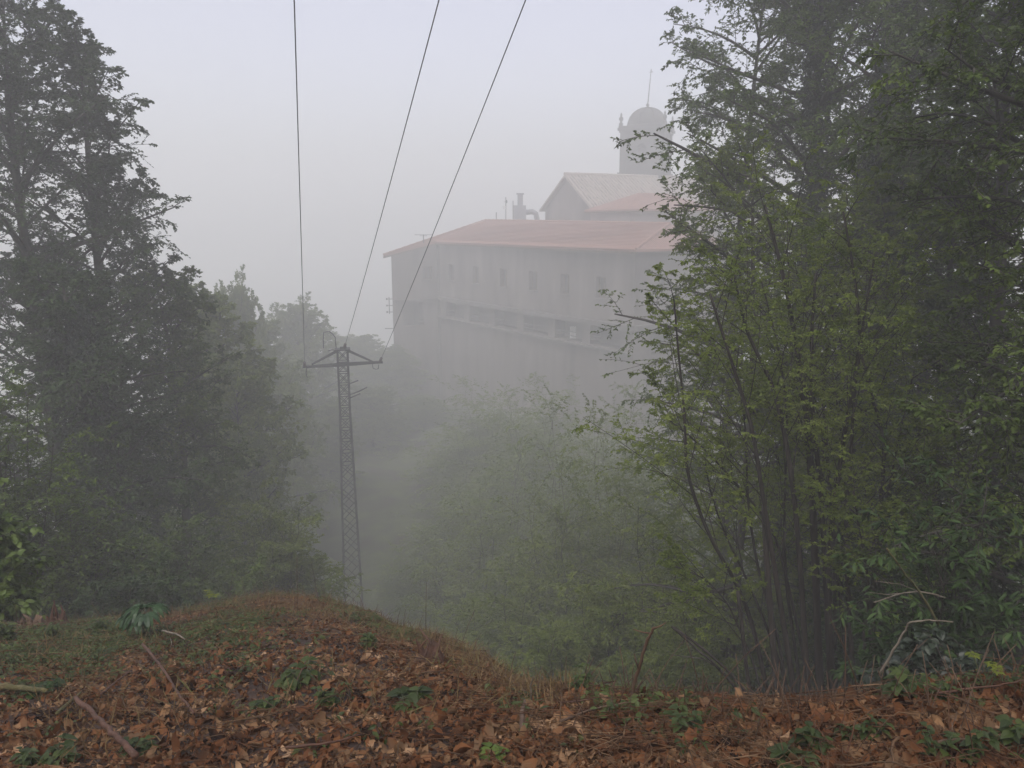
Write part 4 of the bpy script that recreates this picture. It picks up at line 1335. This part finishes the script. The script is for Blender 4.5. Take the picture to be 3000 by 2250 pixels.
def patch(x, y, s=1.0, off=0): return .5 + .5 * np.sin(1.9 * x * s + off) * np.sin(1.55 * y * s + .7 + off) + .25 * np.sin(5.1 * x + 2.2 * y)


herbs(6200, radians(-36), radians(-7), 2.9, .4, .7, lambda x, y, r, az: np.clip((patch(x, y) - .22) * 1.9, 0, 1) * np.clip((r - 3.0) / 2.2, .12, 1) * np.where(az < radians(-20), .9, .6), .025, 9, .085, .05)
herbs(1500, radians(-36), radians(2), 2.4, .1, .9, lambda x, y, r, az: np.clip(patch(x, y, 1.3, 2) - .45, 0, 1) * .6, .030, 7, .06, .06)
herbs(420, radians(4), radians(37), 2.25, .35, .6, lambda x, y, r, az: np.clip(patch(x, y, 1.6, 1) - .15, 0, 1) * np.clip((az - radians(2)) / .3, .15, 1), .034, 8, .06, .07)
tag(link('ground_cover', gc_.mesh('ground_cover'), M['herb']), 'low green herbs and seedlings growing through the leaf litter', 'ground cover', kind='stuff')


# ------------------------------------------------------------------ single sticks and branches
def stick(label, pix, r, mat='redtwig', lying=False, twigs=(), name='stick', r1=.55, lift=0.0, Yoff=None, cat='stick'):
    """pix runs from the foot; lying sticks follow the ground, standing ones rise over the foot"""
    base = on_ground(*pix[0]) if Yoff is None else at(*pix[0], Yoff)
    if lying:
        P = np.array([on_ground(*p) + np.array((0, 0, r + .02 + lift)) for p in pix])
    else:
        P = np.array([at(a, b, base[1] - .012 * i) for i, (a, b) in enumerate(pix)]); P[0] = base - np.array((0, 0, .04))
    K = (len(P) - 1) * 5 + 1
    tt = np.linspace(0, len(P) - 1, K)
    Q = np.stack([np.interp(tt, np.arange(len(P)), P[:, i]) for i in range(3)], 1)
    for _ in range(2): Q[1:-1] = (Q[:-2] + 2 * Q[1:-1] + Q[2:]) / 4
    jr = np.random.default_rng(len(label)).normal(0, r * .25, Q.shape); jr[0] = jr[-1] = 0
    Q = Q + jr
    o0 = P[0]
    root = thing(name, label, cat, o0)
    q = Geo(); q.tubes((Q - o0)[None], (r * np.linspace(1, r1, K) * np.random.default_rng(3).uniform(.85, 1.12, K))[None], 7)
    link('shaft', q.mesh('shaft', True), M[mat], root)
    for tw_ in twigs:
        if lying: T = np.array([on_ground(*p) + np.array((0, 0, r + .03)) for p in tw_])
        else: T = np.array([at(a, b, base[1] - .02) for a, b in tw_])
        q = Geo(); q.tubes((T - o0)[None], (r * np.linspace(.5, .22, len(T)))[None], 5)
        link('side_twig', q.mesh('side_twig', True), M[mat], root)
    return root


GS = 'single sticks on the bank'
stick('tall broken brown stick standing upright on the bank with a forked tip', [(1846, 2072), (1860, 1996), (1878, 1930), (1898, 1872), (1918, 1838)], .0085, 'deadwood',
      twigs=[[(1908, 1856), (1880, 1852), (1856, 1844)], [(1914, 1842), (1935, 1834), (1950, 1824)], [(1870, 1955), (1864, 1940), (1858, 1915)]])
stick('thin pale stalk curving upright in front of the coppice stems', [(2430, 2058), (2446, 2025), (2458, 1990), (2462, 1948)], .0048, 'paletwig')
stick('crooked grey root bending into the leaves left of the pale short stalk', [(1528, 2165), (1532, 2110), (1540, 2070), (1530, 2040), (1512, 2022), (1475, 2000)], .010, 'deadwood', lying=True, lift=.012)
stick('short pale upright stalk beside the crooked grey root', [(1566, 2082), (1556, 2040), (1555, 2010), (1562, 1982)], .0045, 'paletwig')
stick('short orange brown sawn stub standing at the crest of the bank', [(2054, 2052), (2052, 2030), (2054, 2008)], .0085, 'redtwig', r1=.95)
stick('short pale split stub standing below the coppice', [(2326, 2058), (2328, 2035), (2326, 2014)], .006, 'paletwig', r1=.9)
stick('thick bare brown branch lying diagonally at the lower left corner', [(226, 2082), (290, 2145), (345, 2205), (402, 2262)], .0105, 'redtwig', lying=True, lift=.03, r1=1.1)
stick('short mossy stick crossing the upper end of the thick brown branch', [(172, 2122), (205, 2090), (240, 2060)], .0095, 'moss', lying=True, lift=.02)
stick('long thin dark stick lying from the drooping herb toward the camera', [(420, 1915), (470, 1975), (515, 2050), (572, 2130)], .0085, 'redtwig', lying=True, lift=.03)
stick('mossy grey log end lying at the left edge', [(-20, 2036), (60, 2044), (140, 2056)], .020, 'moss', lying=True, lift=.01, name='log', cat='log')
stick('white bent twig hanging over the bank at the right', [(2578, 1958), (2618, 1903), (2650, 1850), (2664, 1822), (2722, 1816), (2792, 1823)], .0062, 'paletwig', Yoff=3.6)
stick('straight pale pole leaning out of the laurel above the white bent twig', [(2752, 1812), (2700, 1740), (2650, 1680), (2598, 1606)], .0085, 'moss', Yoff=4.6)
stick('pale forked dead branch reaching left from the laurel', [(2770, 1735), (2700, 1732), (2640, 1738), (2560, 1765)], .006, 'paletwig', Yoff=5.0, twigs=[[(2690, 1733), (2640, 1712), (2560, 1702)], [(2640, 1738), (2600, 1742), (2548, 1736)]])
stick('long thin brown stick lying flat along the crest at the right', [(2740, 2074), (2830, 2062), (2920, 2052), (2998, 2040)], .0048, 'redtwig', lying=True, lift=.03)
stick('thin brown twig lying level near the foot of the broken stick', [(1640, 2096), (1700, 2092), (1768, 2078)], .0042, 'redtwig', lying=True, lift=.03)
stick('pale thin branch lying across the mound beside the drooping herb', [(478, 1880), (520, 1890), (545, 1908)], .007, 'paletwig', lying=True, lift=.05, twigs=[[(500, 1885), (505, 1900), (500, 1915)]])
stick('dark thin stalk rising at the left of the small stump', [(905, 1962), (890, 2000), (872, 2040)], .004, 'redtwig', lying=True, lift=.05)
stick('reddish stick lying across the lower left leaves', [(300, 2075), (350, 2030), (390, 1998)], .0055, 'redtwig', lying=True, lift=.04)
stick('tan stick lying half buried at the bottom centre', [(840, 2240), (960, 2228), (1060, 2200)], .0055, 'redtwig', lying=True, lift=.035)
stick('brown stick lying at the bottom right of centre', [(1640, 2160), (1740, 2122), (1840, 2100)], .0052, 'deadwood', lying=True, lift=.035)
stick('grey stick lying slanted at the lower right corner', [(2740, 2230), (2860, 2214), (2990, 2196)], .0055, 'deadwood', lying=True, lift=.035)
stick('thin brown stalk fanning left out of the dark twigs below the coppice', [(2556, 2062), (2530, 2020), (2505, 1995)], .0038, 'redtwig')
stick('thin pale stalk leaning right out of the dark twigs below the coppice', [(2560, 2062), (2568, 2036), (2576, 2020)], .0042, 'paletwig')
stick('leaning dark pole with bare twigs behind the crest, left of the coppice', [(2190, 2040), (2110, 1960), (2040, 1900), (1968, 1836)], .012, 'bark', Yoff=4.8, twigs=[[(2110, 1960), (2060, 1930), (1960, 1918)]])


# ------------------------------------------------------------------ stumps
def stump(label, px, py, R, H, spikes, seed, mat='deadwood'):
    rg = np.random.default_rng(seed)
    p = on_ground(px, py)
    root = thing('stump', label, 'stump', p)
    q = Geo(); n = 18; K = 6
    ang = np.arange(n) * 2 * pi / n
    rz_ = np.linspace(-.06, 1, K)
    rag = 1 + .28 * rg.normal(0, 1, n)
    V = []
    for k in range(K):
        f = rz_[k]
        rr = R * (1.25 - .35 * max(f, 0) + .35 * np.exp(-max(f, 0) * 5)) * (1 + .10 * np.sin(3 * ang + seed) + .06 * rg.normal(0, 1, n))
        zz = H * f * (rag if k == K - 1 else (.9 * rag + .1 if k == K - 2 else 1)) if f > 0 else -.08
        V.append(np.stack([rr * np.cos(ang), rr * np.sin(ang), np.broadcast_to(zz, (n,))], 1))
    V.append(np.stack([R * .45 * np.cos(ang), R * .45 * np.sin(ang), H * (.55 + .2 * rg.normal(0, 1, n))], 1))
    V = np.array(V); K = len(V)
    idx = np.arange(K * n).reshape(K, n)
    q.add(V.reshape(-1, 3), np.stack([idx[:-1], np.roll(idx[:-1], -1, 1), np.roll(idx[1:], -1, 1), idx[1:]], -1).reshape(-1, 4))
    q.f.append(idx[-1][None] + 0)
    link('base', q.mesh('base'), M[mat], root)
    for i in range(spikes):
        a = rg.uniform(0, 2 * pi); h = H * rg.uniform(1.1, 2.3)
        b = np.array((cos(a), sin(a), 0)) * R * .8
        q = Geo()
        q.tubes(np.array([b, b + (rg.normal(0, .015), rg.normal(0, .015), h * .6), b * 1.15 + (rg.normal(0, .03), rg.normal(0, .03), h)])[None], np.array([[R * .22, R * .16, R * .03]]), 5)
        link('splinter', q.mesh('splinter', True), M[mat], root)
    return root


stump('small splintered brown stump on the right shoulder of the mound', 1262, 1945, .06, .09, 5, 5, 'redtwig')
stump('broken stump with two upright splinters near the left edge', 172, 1842, .075, .11, 4, 9, 'redtwig')
stump('low decayed stump left of the stump with two splinters', 88, 1846, .10, .07, 5, 12, 'deadwood')


# ------------------------------------------------------------------ single small plants
def herb(name, label, px, py, seed, kind='nettle', h=.16, leaf=.05, mat='herb', stems=3, p=None, cat='plant'):
    rg = np.random.default_rng(seed)
    p = on_ground(px, py) if p is None else p
    root = thing(name, label, cat, p, 0)
    sg_, lf = Geo(), Geo()
    for s in range(stems):
        a = rg.uniform(0, 2 * pi); ln = rg.uniform(.1, .5) if stems > 1 else .15
        hh = h * rg.uniform(.7, 1.05)
        t = np.linspace(0, 1, 6)
        P = np.stack([cos(a) * hh * ln * t ** 1.4, sin(a) * hh * ln * t ** 1.4, hh * t - .02], 1)
        P[:, :2] += rg.normal(0, .012, 2) if stems > 1 else 0
        sg_.tubes(P[None], np.full((1, 6), .0018 + h * .006) * np.linspace(1, .5, 6), 5)
        if kind == 'nettle':            # opposite toothed pairs, larger below
            for k, f in enumerate(np.linspace(.35, 1.0, 5)):
                q = np.array([np.interp(f, t, P[:, i]) for i in range(3)])
                b = a + k * pi / 2
                for sgn in (0, pi):
                    d = np.array((cos(b + sgn), sin(b + sgn), .25 - .1 * k * 0))
                    L = leaf * (1.15 - .55 * f) * rg.uniform(.85, 1.2)
                    lf.leaves(q[None], d[None], np.array([[0, 0, 1.0]]) + rg.normal(0, .2, 3), L, L * .58, curl=.7, fold=.28, prof=(.15, .9, 1, .72, .4, .03))
        elif kind == 'bramble':         # three-part leaves on stalks
            for f in np.linspace(.3, 1, 5):
                q = np.array([np.interp(f, t, P[:, i]) for i in range(3)])
                b = rg.uniform(0, 2 * pi); d0 = np.array((cos(b), sin(b), .35)); e = q + d0 * leaf * .6
                sg_.tubes(np.array([q, e])[None], np.full((1, 2), .0014), 4)
                for o in (-1.1, 0, 1.1):
                    d = np.array((cos(b + o), sin(b + o), .05)); L = leaf * rg.uniform(.8, 1.2)
                    lf.leaves(e[None], d[None], np.array([[0, 0, 1.0]]) + rg.normal(0, .25, 3), L, L * .68, curl=.6, fold=.25, prof=(.12, .85, 1, .75, .4, .03))
        elif kind == 'maple':           # whorl of leaves at the tip
            q = P[-1]
            for b in np.linspace(0, 2 * pi, 6)[:-1] + a:
                d = np.array((cos(b), sin(b), rg.uniform(-.1, .35))); L = leaf * rg.uniform(.75, 1.2)
                for o, sc in ((0, 1), (-.65, .7), (.65, .7)):
                    d2 = np.array((cos(b + o), sin(b + o), d[2]))
                    lf.leaves((q + d * leaf * .25)[None], d2[None], np.array([[0, 0, 1.0]]) + rg.normal(0, .2, 3), L * sc, L * sc * .5, curl=.5, fold=.2, prof=(.25, .9, .8, .4, .03))
        elif kind == 'palmate':         # hellebore: drooping fingers at the end of each stalk
            q = P[-1]
            for o in np.linspace(-1.5, 1.5, 8):
                d = np.array((cos(a + o), sin(a + o), .35)); L = leaf * (1.1 - .18 * abs(o)) * rg.uniform(.9, 1.1)
                lf.leaves(q[None], d[None], np.array([[0, 0, 1.0]]) + rg.normal(0, .15, 3), L, L * .24, curl=1.5, fold=.3, prof=(.2, .8, 1, .9, .6, .03))
    link('stem', sg_.mesh('stem', True), M['greystalk'], root)
    link('foliage', lf.mesh('foliage'), M[mat], root)
    return root


herb('hellebore', 'dark green herb with drooping finger leaves at the crest of the left bank', 432, 1868, 1, 'palmate', .25, .14, 'hellebore', 9)
herb('seedling', 'yellow green leafy seedling standing above the crest left of the mound top', 618, 1800, 2, 'maple', .20, .042, 'yellow', 3)
herb('seedling', 'lone bright seedling with starry leaves in front of the dark slope', 1968, 2050, 3, 'maple', .175, .052, 'leaf_bright', 1)
herb('seedling', 'smaller seedling tip beside the lone bright seedling', 1948, 2052, 4, 'maple', .21, .025, 'leaf_bright', 1)
herb('nettle', 'bright nettle in the leaves below the lone bright seedling', 2015, 2150, 5, 'nettle', .12, .055, 'herb', 3)
herb('nettle', 'broad leaved nettle at the bottom edge right of centre', 2372, 2205, 6, 'nettle', .11, .070, 'herb', 3)
herb('nettle', 'dark nettle low at the bottom edge, below the broad leaved nettle', 2335, 2252, 7, 'bramble', .07, .050, 'herb', 3)
herb('nettle', 'tall leafy nettle at the lower right', 2745, 2225, 8, 'nettle', .14, .042, 'herb', 3)
herb('bramble', 'large toothed bramble leaves left of the corner plant', 2850, 2235, 9, 'bramble', .12, .036, 'herb', 3)
herb('bramble', 'bright bramble in the lower right corner', 2985, 2215, 10, 'bramble', .13, .040, 'herb', 3)
herb('nettle', 'spreading pale nettle clump on the crest at the right', 2752, 2055, 11, 'nettle', .09, .040, 'herb', 7)
herb('bramble', 'rounded bramble on the crest under the coppice stems', 2258, 2066, 12, 'bramble', .09, .040, 'herb', 4)
herb('bramble', 'small blue green bramble on the crest beside the orange stub', 2082, 2060, 13, 'bramble', .10, .050, 'laurel', 3)
herb('bramble', 'bramble sprouts on the crest left of the pale nettle clump', 2632, 2055, 14, 'bramble', .14, .050, 'herb', 4)
herb('nettle', 'dull nettle in the middle of the right leaf bank', 2535, 2165, 15, 'nettle', .10, .050, 'herb', 3)
herb('nettle', 'nettle left of the dull nettle, with paired round leaves', 2466, 2178, 16, 'nettle', .07, .050, 'herb', 2)
herb('seedling', 'yellow green young shoot cluster above the crest at the far right', 2892, 2035, 17, 'maple', .15, .024, 'yellow', 5)
herb('seedling', 'single green seedling at the bottom edge left of centre', 1470, 2232, 18, 'maple', .05, .05, 'leaf_bright', 2)
herb('nettle', 'grey green seedling in the leaves near the bottom left', 398, 2215, 19, 'nettle', .08, .060, 'herb', 4)
herb('bramble', 'leafy bramble at the bottom left, under the thick brown branch', 172, 2238, 20, 'bramble', .08, .045, 'herb', 3)
herb('nettle', 'small nettle in the lower left corner', 78, 2245, 21, 'nettle', .09, .060, 'herb', 3)
herb('bramble', 'pale blue green bramble on the left leaf bank by the mossy log', 118, 2042, 22, 'bramble', .06, .055, 'laurel', 3)
herb('nettle', 'bright green sprout in the middle of the left leaf bank', 778, 2082, 23, 'nettle', .08, .060, 'herb', 4)
herb('bramble', 'dark bramble rosette on the near face of the mound', 872, 2012, 24, 'bramble', .09, .05, 'herb', 7)
herb('nettle', 'green clump high on the mound right of its middle', 1080, 1900, 25, 'nettle', .10, .060, 'herb', 12)
herb('nettle', 'light green tuft on the near foot of the mound', 960, 2070, 26, 'nettle', .09, .045, 'herb', 8)
herb('bramble', 'low bramble on the leaves right of the light green tuft', 1195, 2072, 27, 'bramble', .07, .065, 'herb', 3)
herb('fern', 'feathery green herb at the left edge behind the low decayed stump', 150, 1880, 28, 'nettle', .16, .055, 'herb', 14)
herb('fern', 'leafy herb patch at the very left edge of the bank', 20, 1880, 29, 'nettle', .15, .055, 'herb', 12)
herb('fern', 'green herb clump on the crest left of the drooping herb', 300, 1858, 30, 'nettle', .14, .05, 'herb', 10)
herb('bramble', 'faint bush of bramble on the crest right of the mound shoulder', 1705, 2040, 31, 'bramble', .12, .032, 'herb', 5)
bush_to('ivy_shrub', 'low ivy and bramble thicket behind the crest at the lower right', 2800, 1870, 4.2, 63, .75, 40, leaf='ivy', size=.055, wr=.75, near=True, n2=6, n3=3, nl=7, squash=.6)

# ------------------------------------------------------------------ fog
hb = Geo()
hx0, hx1, hy0, hy1, hz0, hz1 = -440, 440, -440, 440, float(GZ.min()) - 1.0, 25.5
hb.box(((hx0 + hx1) / 2, (hy0 + hy1) / 2, (hz0 + hz1) / 2), (hx1 - hx0, hy1 - hy0, hz1 - hz0))
hm = bpy.data.materials.new('haze'); hm.use_nodes = True
ht = hm.node_tree
ht.nodes.remove(ht.nodes['Principled BSDF'])
pv = ht.nodes.new('ShaderNodeVolumePrincipled')
pv.inputs['Color'].default_value = (.972, .97, .955, 1)
pv.inputs['Density'].default_value = HAZE_DENSITY
pv.inputs['Anisotropy'].default_value = 0.2
ht.links.new(pv.outputs[0], ht.nodes['Material Output'].inputs['Volume'])
tag(link('haze', hb.mesh('haze'), hm), kind='stuff')
